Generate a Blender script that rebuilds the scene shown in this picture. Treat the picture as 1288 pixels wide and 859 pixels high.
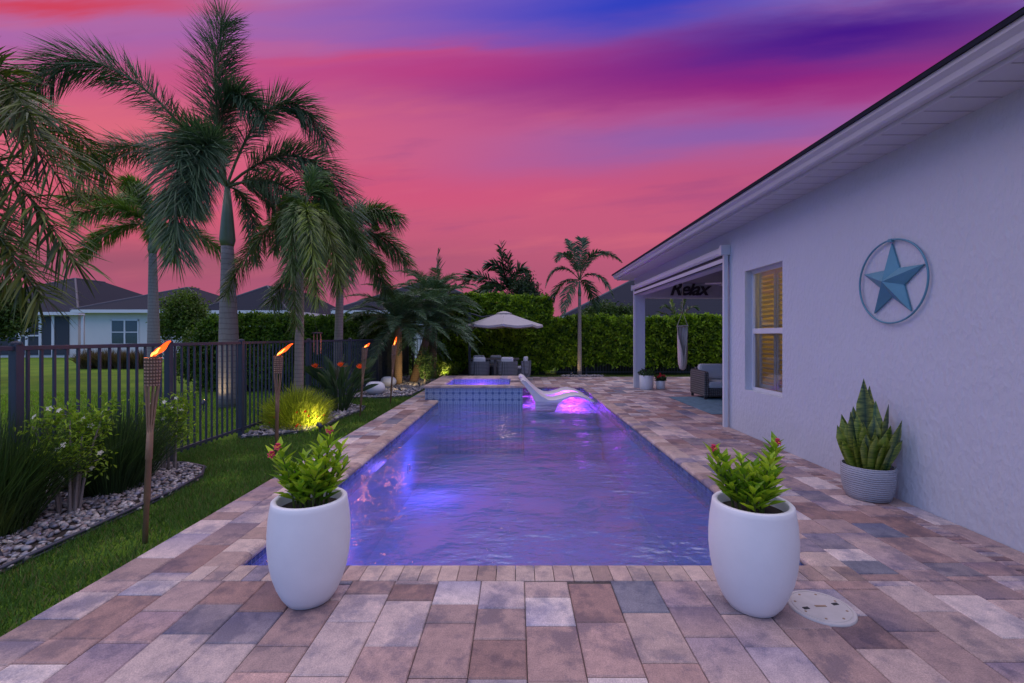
import bpy, math, random
import numpy as np
from mathutils import Vector, Matrix
random.seed(7); RNG = np.random.default_rng(11)
PI = math.pi
for o in list(bpy.data.objects): bpy.data.objects.remove(o)
scene = bpy.context.scene
COL = scene.collection

# ------------------------------------------------------------------ camera
F = 575.0; CX = 650.0; CY = 423.0; H = 1.45
cam = bpy.data.cameras.new('camera'); camo = bpy.data.objects.new('camera', cam); COL.objects.link(camo)
cam.sensor_width = 36; cam.lens = F / 1288 * 36; cam.clip_start = .05; cam.clip_end = 3000
cam.shift_x = -6 / 1288; cam.shift_y = -6.5 / 1288
camo.location = (0, 0, H); camo.rotation_euler = (PI / 2, 0, 0)
scene.camera = camo

def srgb(r, g, b, k=1.0):
    f = lambda c: (c / 255 / 12.92 if c / 255 <= .04045 else ((c / 255 + .055) / 1.055) ** 2.4) * k
    return (f(r), f(g), f(b), 1)

# ------------------------------------------------------------------ world: dusk sky
world = bpy.data.worlds.new('World'); scene.world = world; world.use_nodes = True
wn = world.node_tree; wn.nodes.clear()
def wmath(op, a, b=None, c=None, clamp=False):
    n = wn.nodes.new('ShaderNodeMath'); n.operation = op; n.use_clamp = clamp
    for i, v in enumerate((a, b, c)):
        if v is None: continue
        if isinstance(v, (int, float)): n.inputs[i].default_value = v
        else: wn.links.new(v, n.inputs[i])
    return n.outputs[0]
def wmix(f, a, b):
    n = wn.nodes.new('ShaderNodeMix'); n.data_type = 'RGBA'
    wn.links.new(f, n.inputs[0])
    for s, v in ((6, a), (7, b)):
        if isinstance(v, tuple): n.inputs[s].default_value = v
        else: wn.links.new(v, n.inputs[s])
    return n.outputs[2]
def wstep(x, a, b):
    n = wn.nodes.new('ShaderNodeMapRange'); n.interpolation_type = 'SMOOTHSTEP'
    wn.links.new(x, n.inputs[0]); n.inputs[1].default_value = a; n.inputs[2].default_value = b
    return n.outputs[0]
tc = wn.nodes.new('ShaderNodeTexCoord'); sp = wn.nodes.new('ShaderNodeSeparateXYZ')
wn.links.new(tc.outputs['Generated'], sp.inputs[0]); wx, wy, wz = sp.outputs
wd = wmath('MAXIMUM', wy, .22); az0 = wmath('DIVIDE', wx, wd); el0 = wmath('MAXIMUM', wmath('DIVIDE', wz, wd), 0.0)
cmb = wn.nodes.new('ShaderNodeCombineXYZ')
wn.links.new(az0, cmb.inputs[0]); wn.links.new(wmath('MULTIPLY', wmath('SUBTRACT', el0, wmath('MULTIPLY', az0, .10)), 6.5), cmb.inputs[1])
def wnoise(scale, detail, seed):
    n = wn.nodes.new('ShaderNodeTexNoise'); n.noise_dimensions = '4D'; wn.links.new(cmb.outputs[0], n.inputs['Vector'])
    n.inputs['W'].default_value = seed; n.inputs['Scale'].default_value = scale; n.inputs['Detail'].default_value = detail
    n.inputs['Roughness'].default_value = .55
    return wmath('SUBTRACT', n.outputs[0], .5)
n1 = wnoise(1.6, 3, 2.0); n2 = wnoise(3.4, 6, 7.0)
el = wmath('ADD', el0, wmath('ADD', wmath('MULTIPLY', n1, .06), wmath('MULTIPLY', n2, .07)))
az = wmath('ADD', az0, wmath('MULTIPLY', n1, .16))
ramp = wn.nodes.new('ShaderNodeValToRGB'); wn.links.new(wmath('DIVIDE', el, 1.5), ramp.inputs[0])
cr = ramp.color_ramp; cr.interpolation = 'B_SPLINE'
stops = [(0, (158, 84, 110)), (.07, (176, 88, 118)), (.14, (194, 92, 124)), (.22, (206, 92, 130)), (.31, (196, 92, 142)),
         (.39, (178, 92, 156)), (.46, (146, 100, 182)), (.53, (196, 170, 224)), (.62, (236, 216, 244)), (1.0, (214, 208, 244))]
cr.elements[0].position = 0; cr.elements[0].color = srgb(*stops[0][1])
cr.elements[1].position = 1; cr.elements[1].color = srgb(*stops[-1][1])
for p, c in stops[1:-1]:
    e = cr.elements.new(p); e.color = srgb(*c)
colr = ramp.outputs[0]
def P2A(px, py):
    return (px - CX) / F, (CY - py) / F
def blob(px, py, sx, sy, slope, col, amt=1.0, k=1.0):
    global colr
    a0, e0 = P2A(px, py)
    da = wmath('SUBTRACT', az, a0)
    de = wmath('SUBTRACT', wmath('SUBTRACT', el, e0), wmath('MULTIPLY', da, slope))
    q = wmath('ADD', wmath('POWER', wmath('ABSOLUTE', wmath('DIVIDE', da, sx)), 2.0), wmath('POWER', wmath('ABSOLUTE', wmath('DIVIDE', de, sy)), 2.0))
    f = wmath('MULTIPLY', wmath('EXPONENT', wmath('MULTIPLY', q, -1.0)), amt)
    colr = wmix(f, colr, srgb(*col, k))
blob(100, 170, .60, .17, 0, (222, 106, 124), .85)
blob(60, 270, .55, .09, 0, (206, 88, 106), .7)
blob(560, 235, .55, .05, .03, (212, 82, 120), .6)
n3 = wnoise(2.6, 9, 21.0)
colr = wmix(wmath('MULTIPLY', wstep(n3, .0, .22), .34), colr, srgb(226, 112, 128)) if True else colr
colr = wmix(wmath('MULTIPLY', wstep(wnoise(3.2, 8, 33.0), .02, .25), .30), colr, srgb(128, 70, 130))
blob(560, 15, .50, .085, .02, (134, 96, 186), .9)
blob(800, 0, .46, .085, .10, (50, 66, 192), 1.0)
blob(920, 165, .50, .055, .10, (134, 98, 176), .9)
blob(620, 88, .75, .045, .03, (196, 58, 122), .75)
blob(990, 100, .66, .068, .04, (158, 42, 124), .96)
blob(1080, 40, .62, .075, .12, (60, 20, 138), .97)
blob(1290, 60, .26, .08, 0, (116, 34, 116), .6)
blob(1050, 230, .45, .07, .0, (158, 74, 128), .5)
blob(60, 6, .50, .028, .00, (208, 62, 86), .95)
blob(230, 34, .45, .020, .00, (176, 100, 160), .6)
blob(430, 74, .34, .014, .03, (208, 72, 116), .5)
blob(330, 60, .2, .02, .05, (196, 100, 150), .5)
blob(180, 330, .6, .05, 0, (146, 84, 108), .7)
# lighter eastern half and zenith of the sky (the soft lavender-blue light of the place)
back = wstep(wy, .30, -.35)
colr = wmix(back, colr, srgb(122, 164, 236, 1.25))
top = wstep(wz, .60, .74)
colr = wmix(top, colr, srgb(212, 202, 222, 2.05))
bg = wn.nodes.new('ShaderNodeBackground'); wo = wn.nodes.new('ShaderNodeOutputWorld')
wn.links.new(colr, bg.inputs[0]); bg.inputs[1].default_value = 1.0
wn.links.new(bg.outputs[0], wo.inputs[0])

# faint afterglow, low over the fence side
sun = bpy.data.lights.new('afterglow_sun', 'SUN'); sun.energy = .35; sun.angle = math.radians(24); sun.color = (1, .74, .80)
suno = bpy.data.objects.new('afterglow_sun', sun); COL.objects.link(suno)
suno.rotation_euler = Vector((-.72, .42, .50)).to_track_quat('Z', 'Y').to_euler()
scene.view_settings.view_transform = 'Standard'; scene.view_settings.look = 'None'
scene.view_settings.exposure = 0.0; scene.view_settings.gamma = 1
scene.render.engine = 'CYCLES'

# ------------------------------------------------------------------ helpers
def at(px, py, Y):
    return Vector(((px - CX) / F * Y, Y, H - (py - CY) / F * Y))
def gnd(px, py, z=0):
    Y = F * (H - z) / (py - CY); return Vector(((px - CX) / F * Y, Y, z))

class MB:
    def __init__(s): s.v = []; s.n = 0; s.fl = []; s.ft = []; s.c = []
    def raw(s, v, f, col=None):
        v = np.asarray(v, float).reshape(-1, 3); f = np.asarray(f, int)
        if f.ndim == 1: f = f.reshape(1, -1)
        s.v.append(v); s.fl.append((f + s.n).ravel()); s.ft.append(np.full(len(f), f.shape[1]))
        if col is None: col = (1, 1, 1)
        c = np.asarray(col, float)
        if c.ndim == 1: c = np.tile(c[:3], (len(v), 1))
        s.c.append(c); s.n += len(v)
    def box(s, a, b, col=None, M=None):
        (x0, y0, z0), (x1, y1, z1) = a, b
        v = np.array([(x, y, z) for x in (x0, x1) for y in (y0, y1) for z in (z0, z1)])
        if M is not None: v = np.array([M @ Vector(p) for p in v])
        s.raw(v, [(0, 1, 3, 2), (4, 6, 7, 5), (0, 4, 5, 1), (2, 3, 7, 6), (0, 2, 6, 4), (1, 5, 7, 3)], col)
    def tube(s, pts, rad, n=8, col=None, cap=True):
        pts = [Vector(p) for p in pts]; m = len(pts)
        if not hasattr(rad, '__len__'): rad = [rad] * m
        V = []; up = None
        for i in range(m):
            t = (pts[min(i + 1, m - 1)] - pts[max(i - 1, 0)]); t = t.normalized() if t.length > 1e-9 else Vector((0, 0, 1))
            if up is None:
                up = Vector((1, 0, 0)) if abs(t.x) < .8 else Vector((0, 1, 0))
            a = (up - t * up.dot(t)).normalized(); up = a; b = t.cross(a)
            for k in range(n):
                an = 2 * PI * k / n; V.append(pts[i] + (a * math.cos(an) + b * math.sin(an)) * rad[i])
        Fc = [(i * n + k, i * n + (k + 1) % n, (i + 1) * n + (k + 1) % n, (i + 1) * n + k) for i in range(m - 1) for k in range(n)]
        s.raw(V, Fc, col)
        if cap:
            base = s.n - len(V)
            s.fl.append(np.arange(base, base + n)[::-1]); s.ft.append(np.array([n]))
            s.fl.append(np.arange(base + (m - 1) * n, base + m * n)); s.ft.append(np.array([n]))
    def lathe(s, prof, n=32, c=(0, 0, 0), col=None, sx=1, sy=1):
        V = [(c[0] + r * math.cos(2 * PI * k / n) * sx, c[1] + r * math.sin(2 * PI * k / n) * sy, c[2] + z) for r, z in prof for k in range(n)]
        m = len(prof)
        s.raw(V, [(i * n + k, i * n + (k + 1) % n, (i + 1) * n + (k + 1) % n, (i + 1) * n + k) for i in range(m - 1) for k in range(n)], col)
    def prism(s, poly, d0, d1, axis='y', col=None):
        n = len(poly)
        def P(p, d): return (p[0], d, p[1]) if axis == 'y' else ((d, p[0], p[1]) if axis == 'x' else (p[0], p[1], d))
        V = [P(p, d0) for p in poly] + [P(p, d1) for p in poly]
        s.raw(V, [(i, (i + 1) % n, n + (i + 1) % n, n + i) for i in range(n)], col)
        base = s.n - 2 * n
        s.fl.append(np.arange(base, base + n)[::-1]); s.ft.append(np.array([n]))
        s.fl.append(np.arange(base + n, base + 2 * n)); s.ft.append(np.array([n]))
    def leaves(s, P, D, N, L, W, col, fold=.25, tipw=0.0):
        """broad leaves: P base, D direction, N normal (all n x 3)"""
        P = np.asarray(P, float); n = len(P)
        D = D / (np.linalg.norm(D, axis=1, keepdims=True) + 1e-9)
        S = np.cross(D, N); S /= (np.linalg.norm(S, axis=1, keepdims=True) + 1e-9); U = np.cross(S, D)
        L = np.broadcast_to(L, n)[:, None]; W = np.broadcast_to(W, n)[:, None]
        v = np.stack([P, P + D * L * .45 + S * W * .5 + U * W * fold, P + D * L - U * L * .12, P + D * L * .45 - S * W * .5 + U * W * fold], 1).reshape(-1, 3)
        i = np.arange(n)[:, None] * 4
        f = np.concatenate([i + np.array([0, 1, 2]), i + np.array([0, 2, 3])])
        c = np.repeat(np.broadcast_to(np.asarray(col, float), (n, 3)), 4, 0)
        s.raw(v, f, c)
    def blades(s, P, D, S, G, L, W, col):
        """narrow leaflets in two bent segments; G = droop vector per leaflet"""
        n = len(P); D = D / (np.linalg.norm(D, axis=1, keepdims=True) + 1e-9); S = S / (np.linalg.norm(S, axis=1, keepdims=True) + 1e-9)
        L = np.broadcast_to(L, n)[:, None]; W = np.broadcast_to(W, n)[:, None]
        m = P + D * L * .5 + G * L * .12; t = P + D * L * .95 + G * L * .5
        v = np.stack([P - S * W * .3, P + S * W * .3, m + S * W * .5, m - S * W * .5, t], 1).reshape(-1, 3)
        i = np.arange(n)[:, None] * 5
        c = np.repeat(np.broadcast_to(np.asarray(col, float), (n, 3)), 5, 0)
        s.raw(v, i + np.array([0, 1, 2, 3]), c)
        s.fl.append((i + np.array([3, 2, 4]) + s.n - n * 5).ravel()); s.ft.append(np.full(n, 3))
    def build(s, name, mat, parent=None, smooth=False, bevel=0, loc=None):
        me = bpy.data.meshes.new(name)
        v = np.concatenate(s.v); fl = np.concatenate(s.fl).astype(np.int32); ft = np.concatenate(s.ft).astype(np.int32)
        me.vertices.add(len(v)); me.vertices.foreach_set('co', v.astype(np.float32).ravel())
        me.loops.add(len(fl)); me.loops.foreach_set('vertex_index', fl)
        me.polygons.add(len(ft)); st = np.zeros(len(ft), np.int32); st[1:] = np.cumsum(ft)[:-1]
        me.polygons.foreach_set('loop_start', st)
        me.update(calc_edges=True); me.validate()
        c = np.concatenate(s.c); ca = me.color_attributes.new('Col', 'FLOAT_COLOR', 'POINT')
        ca.data.foreach_set('color', np.concatenate([c, np.ones((len(c), 1))], 1).astype(np.float32).ravel())
        me.polygons.foreach_set('use_smooth', np.full(len(me.polygons), bool(smooth)))
        o = bpy.data.objects.new(name, me); COL.objects.link(o); me.materials.append(mat)
        if parent is not None: o.parent = parent
        if loc is not None: o.location = loc
        if bevel:
            b = o.modifiers.new('bevel', 'BEVEL'); b.width = bevel; b.segments = 2; b.limit_method = 'ANGLE'; b.angle_limit = math.radians(40)
        return o

def tag(o, label, cat, group=None, kind=None):
    if label: o['label'] = label
    if cat: o['category'] = cat
    if group: o['group'] = group
    if kind: o['kind'] = kind
    return o
def thing(name, label, cat, loc=(0, 0, 0), group=None):
    o = bpy.data.objects.new(name, None); o.empty_display_size = .1; COL.objects.link(o); o.location = loc
    return tag(o, label, cat, group)
def struct(o): o['kind'] = 'structure'; return o
def lamp(name, kind, loc, energy, color, size=.05, parent=None, rot=None, spot=None):
    l = bpy.data.lights.new(name, kind); l.energy = energy; l.color = color
    if kind in ('POINT', 'SPOT'): l.shadow_soft_size = size
    if spot: l.spot_size = math.radians(spot); l.spot_blend = .6
    o = bpy.data.objects.new(name, l); COL.objects.link(o); o.location = loc
    if rot is not None: o.rotation_euler = Vector(rot).to_track_quat('-Z', 'Y').to_euler()
    if parent is not None: o.parent = parent
    return o

# ------------------------------------------------------------------ materials
class Mt:
    def __init__(s, name):
        s.m = bpy.data.materials.new(name); s.m.use_nodes = True; s.t = s.m.node_tree; s.t.nodes.clear()
        s.out = s.t.nodes.new('ShaderNodeOutputMaterial')
        s.co = s.t.nodes.new('ShaderNodeTexCoord').outputs['Object']
    def N(s, typ, ins=None, **kw):
        n = s.t.nodes.new(typ)
        for k, v in kw.items(): setattr(n, k, v)
        for k, v in (ins or {}).items():
            if isinstance(v, bpy.types.NodeSocket): s.t.links.new(v, n.inputs[k])
            else: n.inputs[k].default_value = v
        return n
    def math(s, op, a, b=0.0, c=0.0):
        return s.N('ShaderNodeMath', {0: a, 1: b, 2: c}, operation=op).outputs[0]
    def noise(s, scale, detail=3, vec=None, rough=.55, w=0):
        return s.N('ShaderNodeTexNoise', {'Vector': vec or s.co, 'Scale': scale, 'Detail': detail, 'Roughness': rough, 'W': w}, noise_dimensions='4D').outputs[0]
    def mapv(s, scale, vec=None, rot=(0, 0, 0)):
        return s.N('ShaderNodeMapping', {'Vector': vec or s.co, 'Scale': scale, 'Rotation': rot}).outputs[0]
    def ramp(s, f, stops):
        n = s.N('ShaderNodeValToRGB', {0: f}); cr = n.color_ramp
        cr.elements[0].position = stops[0][0]; cr.elements[0].color = (*stops[0][1][:3], 1)
        cr.elements[1].position = stops[-1][0]; cr.elements[1].color = (*stops[-1][1][:3], 1)
        for p, c in stops[1:-1]: cr.elements.new(p).color = (*c[:3], 1)
        return n.outputs[0]
    def mix(s, f, a, b, blend='MIX'):
        n = s.t.nodes.new('ShaderNodeMix'); n.data_type = 'RGBA'; n.blend_type = blend
        for i, v in ((0, f), (6, a), (7, b)):
            if isinstance(v, bpy.types.NodeSocket): s.t.links.new(v, n.inputs[i])
            elif i == 0: n.inputs[0].default_value = v
            else: n.inputs[i].default_value = (*v[:3], 1)
        return n.outputs[2]
    def attr(s): return s.N('ShaderNodeVertexColor', layer_name='Col').outputs[0]
    def bump(s, h, strength, dist, normal=None):
        ins = {'Height': h, 'Strength': strength, 'Distance': dist}
        if normal: ins['Normal'] = normal
        return s.N('ShaderNodeBump', ins).outputs[0]
    def prin(s, color, rough=.6, metal=0, normal=None, spec=.5, **kw):
        ins = {'Base Color': color if isinstance(color, bpy.types.NodeSocket) else (*color[:3], 1), 'Roughness': rough, 'Metallic': metal, 'Specular IOR Level': spec}
        if normal is not None: ins['Normal'] = normal
        ins.update(kw)
        return s.N('ShaderNodeBsdfPrincipled', ins).outputs[0]
    def fin(s, sh): s.t.links.new(sh, s.out.inputs[0]); return s.m

def simple(name, col, rough=.6, metal=0, var=.15, scale=8, bump=.1, dist=.004, bscale=None, spec=.5):
    m = Mt(name); n = m.noise(scale, 5)
    c = m.mix(n, [x * (1 - var) for x in col[:3]], [min(1, x * (1 + var)) for x in col[:3]])
    nb = m.noise(bscale or scale * 6, 4)
    r = m.math('MULTIPLY_ADD', n, .2, rough - .1)
    return m.fin(m.prin(c, r, metal, m.bump(nb, bump, dist), spec))
def foliage(name, tint=(1, 1, 1), trans=.3, rough=.45):
    m = Mt(name); c = m.mix(1.0, m.attr(), tint, 'MULTIPLY')
    n = m.noise(30, 2); c = m.mix(m.math('MULTIPLY', n, .5), c, m.mix(1.0, c, (1.5, 1.4, 1.1), 'MULTIPLY'))
    p = m.prin(c, rough, spec=.35); t = m.N('ShaderNodeBsdfTranslucent', {'Color': m.mix(1.0, c, (1.1, 1.3, .6), 'MULTIPLY')}).outputs[0]
    return m.fin(m.N('ShaderNodeMixShader', {0: trans, 1: p, 2: t}).outputs[0])
def emis(name, col, st):
    m = Mt(name); return m.fin(m.N('ShaderNodeEmission', {'Color': (*col, 1), 'Strength': st}).outputs[0])

M = {}
M['leaf'] = foliage('leaf'); M['frond'] = foliage('palm_frond', trans=.22, rough=.4); M['petal'] = foliage('petal', trans=.35)
M['grass'] = foliage('grass_blade', trans=.3, rough=.6)
M['white_metal'] = simple('white_painted_metal', (.62, .62, .66), .45, var=.05, bump=.03)
M['trim'] = simple('painted_trim', (.50, .49, .54), .5, var=.06, bump=.05)
M['black_metal'] = simple('black_powder_coat', (.035, .042, .065), .42, var=.2, bump=.06)
M['dark'] = simple('dark_shingle_edge', (.03, .03, .035), .8)
M['bamboo'] = simple('bamboo', (.26, .15, .085), .6, var=.35, scale=25, bump=.3)
def m_pot():
    m = Mt('matte_white_planter'); z = m.N('ShaderNodeSeparateXYZ', {0: m.co}).outputs[2]
    n = m.noise(6, 6, m.mapv((1, 1, .25))); sp_ = m.noise(38, 3, w=3); n3 = m.noise(9, 5, w=6)
    c = m.mix(n, (.62, .62, .65), (.76, .76, .78))
    foot = m.math('MULTIPLY', m.ramp(z, [(0, (1, 1, 1)), (.16, (0, 0, 0))]), m.ramp(n3, [(.42, (0, 0, 0)), (.7, (.8, .8, .8))]))
    c = m.mix(foot, c, (.34, .31, .29)); spk = m.math('MULTIPLY', m.ramp(sp_, [(.70, (0, 0, 0)), (.76, (.5, .5, .5))]), n3)
    c = m.mix(spk, c, (.35, .33, .32))
    return m.fin(m.prin(c, m.math('MULTIPLY_ADD', n3, .3, .42), normal=m.bump(m.math('ADD', m.noise(45, 5, w=8), m.noise(8, 3, w=9)), .3, .004)))
M['concrete_white'] = m_pot()
M['soil'] = simple('potting_soil', (.035, .026, .02), .95, var=.5, scale=60, bump=.8, dist=.01)
M['fabric_white'] = simple('white_cushion_fabric', (.55, .55, .58), .9, var=.06, scale=5, bump=.3, dist=.003, bscale=300)
M['canopy'] = simple('taupe_canopy_fabric', (.36, .33, .34), .85, var=.08, scale=3, bump=.2, bscale=200)
M['plastic_white'] = simple('white_moulded_resin', (.62, .6, .66), .35, var=.03, bump=.02)
M['concrete_white'] = simple('matte_white_planter', (.72, .72, .75), .62, var=.10, scale=5, bump=.25, dist=.003, bscale=40)
M['wood_dark'] = simple('weathered_grey_table_wood', (.10, .09, .09), .6, var=.3, scale=20)
M['glow_flame'] = emis('torch_flame', (1.0, .085, .012), 2.6); M['glow_core'] = emis('torch_flame_core', (1.0, .27, .05), 5)
M['glow_warm'] = emis('warm_lamp_lens', (1.0, .62, .28), 9); M['glow_magenta'] = emis('magenta_lamp_lens', (1.0, .10, .75), 4)
M['glow_violet'] = emis('violet_lamp_lens', (.35, .2, 1.0), 8)

def m_stucco(name, col, str_=.75):
    m = Mt(name)
    v = m.noise(9, 6, m.mapv((1, 1.0, .42))); w = m.noise(42, 4, m.mapv((1, 1, .55)), w=3); big = m.noise(.7, 4, w=5)
    vor = m.N('ShaderNodeTexVoronoi', {'Vector': m.mapv((1, 1, .5)), 'Scale': 26.0}).outputs[0]
    h = m.math('ADD', m.math('ADD', m.math('MULTIPLY', v, .9), m.math('MULTIPLY', w, .45)), m.math('MULTIPLY', vor, .28))
    c = m.mix(big, [x * .92 for x in col], [x * 1.06 for x in col])
    return m.fin(m.prin(c, .85, normal=m.bump(h, str_, .022), spec=.25))
M['stucco'] = m_stucco('house_stucco', (.53, .55, .62))
M['stucco_far'] = m_stucco('neighbour_stucco', (.60, .58, .58), .2)

def m_paver():
    m = Mt('concrete_pavers'); a = m.attr()
    n = m.noise(5.5, 6, w=1, rough=.65); n2 = m.noise(14, 5, w=2, rough=.7); n3 = m.noise(160, 3, w=4)
    dark = m.mix(1.0, a, (.34, .40, .58), 'MULTIPLY')
    f = m.ramp(n, [(.49, (0, 0, 0)), (.60, (1, 1, 1))]); f2 = m.math('MULTIPLY', f, m.math('ADD', n2, .15))
    c = m.mix(f2, a, dark)
    c = m.mix(1.0, c, m.ramp(n2, [(.28, (.68, .68, .72)), (.72, (1.25, 1.2, 1.15))]), 'MULTIPLY')
    c = m.mix(1.0, c, m.ramp(n3, [(.3, (.68, .68, .70)), (.7, (1.28, 1.28, 1.26))]), 'MULTIPLY')
    h = m.math('ADD', n3, m.math('MULTIPLY', n2, 1.2))
    r = m.math('MULTIPLY_ADD', n2, .3, .45)
    return m.fin(m.prin(c, r, normal=m.bump(h, .45, .004), spec=.45))
M['paver'] = m_paver()

def m_ground():
    m = Mt('lawn_ground'); n = m.noise(.45, 8, rough=.7); n2 = m.noise(9, 6, w=2, rough=.75)
    c = m.mix(m.ramp(n, [(.35, (0, 0, 0)), (.65, (1, 1, 1))]), (.05, .13, .012), (.14, .24, .02)); c = m.mix(m.ramp(n2, [(.45, (0, 0, 0)), (.75, (.8, .8, .8))]), c, (.12, .14, .03))
    return m.fin(m.prin(c, .95, normal=m.bump(n2, .9, .05), spec=.1))
M['ground'] = m_ground()
def m_pebble():
    m = Mt('river_pebbles'); a = m.attr(); n = m.noise(40, 4)
    c = m.mix(1.0, a, m.ramp(n, [(.3, (.75, .75, .75)), (.7, (1.25, 1.25, 1.25))]), 'MULTIPLY')
    return m.fin(m.prin(c, .5, normal=m.bump(n, .2, .003)))
M['pebble'] = m_pebble()

def m_roof(name, col):
    m = Mt(name); s_ = m.N('ShaderNodeSeparateXYZ', {0: m.co}).outputs
    z = m.math('MULTIPLY', s_[2], 8.5); fr = m.math('FRACT', z)
    n = m.noise(1.2, 4); n2 = m.noise(12, 3, m.mapv((1, 1, 6)), w=3)
    c = m.mix(n2, [x * .6 for x in col], [x * 1.5 for x in col]); c = m.mix(m.ramp(fr, [(.0, (1, 1, 1)), (.16, (0, 0, 0))]), c, [x * .25 for x in col])
    return m.fin(m.prin(c, .85, normal=m.bump(fr, .6, .05), spec=.15))
M['roof'] = m_roof('dark_flat_tile_roof', (.018, .021, .034))

def m_trunk(name, c0, c1, rings):
    m = Mt(name); z = m.N('ShaderNodeSeparateXYZ', {0: m.co}).outputs[2]
    n = m.noise(5, 5); zz = m.math('ADD', m.math('MULTIPLY', z, rings), m.math('MULTIPLY', n, .7)); fr = m.math('FRACT', zz)
    c = m.mix(m.noise(9, 5, m.mapv((3, 3, .7)), w=2), c0, c1); k = m.ramp(fr, [(0, (1, 1, 1)), (.2, (0, 0, 0)), (.9, (0, 0, 0)), (1, (.7, .7, .7))])
    c = m.mix(m.math('MULTIPLY', k, .6), c, [x * .4 for x in c0])
    return m.fin(m.prin(c, .8, normal=m.bump(m.math('ADD', fr, m.noise(50, 3, w=4)), .5, .012)))
M['trunk'] = m_trunk('grey_palm_trunk', (.17, .15, .15), (.28, .26, .26), 9)
M['trunk_slim'] = m_trunk('slim_palm_trunk', (.20, .16, .13), (.32, .27, .23), 14)
M['trunk_rough'] = m_trunk('rough_brown_trunk', (.11, .065, .035), (.24, .16, .09), 16)
M['crownshaft'] = simple('smooth_green_crownshaft', (.11, .15, .09), .4, var=.35, scale=4, bump=.1)
M['bark'] = simple('twiggy_bark', (.22, .19, .17), .85, var=.35, scale=30, bump=.5)

def m_tiles():
    # patterned blue and white encaustic squares, on X/Z and Y/Z faces alike
    m = Mt('patterned_spa_tile'); s_ = m.N('ShaderNodeSeparateXYZ', {0: m.co}).outputs
    u0 = m.math('ADD', s_[0], s_[1]); S = 1 / .15
    u = m.math('SUBTRACT', m.math('FRACT', m.math('MULTIPLY', u0, S)), .5); v = m.math('SUBTRACT', m.math('FRACT', m.math('MULTIPLY', s_[2], S)), .5)
    au = m.math('ABSOLUTE', u); av = m.math('ABSOLUTE', v)
    r = m.math('SQRT', m.math('ADD', m.math('MULTIPLY', u, u), m.math('MULTIPLY', v, v)))
    ring = m.math('LESS_THAN', m.math('ABSOLUTE', m.math('SUBTRACT', r, .30)), .055)
    dia = m.math('LESS_THAN', m.math('ABSOLUTE', m.math('SUBTRACT', m.math('ADD', au, av), .62)), .06)
    dot = m.math('LESS_THAN', r, .12); crs = m.math('LESS_THAN', m.math('MINIMUM', au, av), .035)
    f = m.math('MAXIMUM', m.math('MAXIMUM', ring, dia), m.math('MAXIMUM', dot, crs))
    grout = m.math('GREATER_THAN', m.math('MAXIMUM', au, av), .475)
    n = m.noise(7, 3)
    c = m.mix(f, m.mix(n, (.025, .06, .20), (.05, .11, .27)), (.34, .42, .54)); c = m.mix(grout, c, (.14, .18, .28))
    return m.fin(m.prin(c, .22))
M['spa_tile'] = m_tiles()
def m_wtile():
    m = Mt('waterline_mosaic_tile'); s_ = m.N('ShaderNodeSeparateXYZ', {0: m.co}).outputs
    u = m.math('MULTIPLY', m.math('ADD', s_[0], s_[1]), 1 / .05); v = m.math('MULTIPLY', s_[2], 1 / .05)
    fu = m.math('ABSOLUTE', m.math('SUBTRACT', m.math('FRACT', u), .5)); fv = m.math('ABSOLUTE', m.math('SUBTRACT', m.math('FRACT', v), .5))
    g = m.math('GREATER_THAN', m.math('MAXIMUM', fu, fv), .455)
    cell = m.N('ShaderNodeCombineXYZ', {0: m.math('FLOOR', u), 1: m.math('FLOOR', v)}).outputs[0]
    wnz = m.N('ShaderNodeTexWhiteNoise', {'Vector': cell}).outputs[0]
    c = m.ramp(wnz, [(0, (.02, .04, .13)), (.5, (.05, .09, .24)), (1, (.12, .20, .38))]); c = m.mix(g, c, (.22, .25, .32))
    return m.fin(m.prin(c, .2))
M['water_tile'] = m_wtile()
def m_plaster():
    m = Mt('blue_pool_plaster'); n = m.noise(2.5, 5)
    c = m.mix(n, (.24, .44, .60), (.30, .52, .68))
    return m.fin(m.prin(c, .8, normal=m.bump(m.noise(60, 3, w=2), .2, .003)))
M['plaster'] = m_plaster()
def m_water(name, sc=1.0, st=1.0):
    m = Mt(name)
    a = m.noise(3.2 * sc, 2, m.mapv((1, 1.8, 1), rot=(0, 0, .15)), w=1); b = m.noise(10 * sc, 3, m.mapv((1, 1.7, 1), rot=(0, 0, -.2)), w=2)
    c = m.noise(1.0 * sc, 2, w=5)
    calm = m.ramp(c, [(.38, (.25, .25, .25)), (.62, (1.3, 1.3, 1.3))])
    h = m.math('ADD', m.math('MULTIPLY', m.math('MULTIPLY', a, .85), calm), m.math('MULTIPLY', m.math('MULTIPLY', b, .34), calm))
    nor = m.bump(h, 1.0, .036 * st)
    fr = m.N('ShaderNodeFresnel', {'IOR': 2.15, 'Normal': nor}).outputs[0]
    gl = m.N('ShaderNodeBsdfGlossy', {'Color': (1, 1, 1, 1), 'Roughness': .03, 'Normal': nor}).outputs[0]
    tr = m.N('ShaderNodeBsdfTransparent', {'Color': (.62, .80, 1.0, 1)}).outputs[0]
    df = m.N('ShaderNodeBsdfDiffuse', {'Color': (.42, .46, .66, 1)}).outputs[0]
    tl = m.N('ShaderNodeBsdfTranslucent', {'Color': (.35, .38, .75, 1)}).outputs[0]; df = m.N('ShaderNodeMixShader', {0: .55, 1: df, 2: tl}).outputs[0]
    tr = m.N('ShaderNodeMixShader', {0: .36, 1: tr, 2: df}).outputs[0]
    return m.fin(m.N('ShaderNodeMixShader', {0: fr, 1: tr, 2: gl}).outputs[0])
M['water'] = m_water('pool_water')
M['spa_water'] = m_water('spa_water', 1.5, .5)
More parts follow.
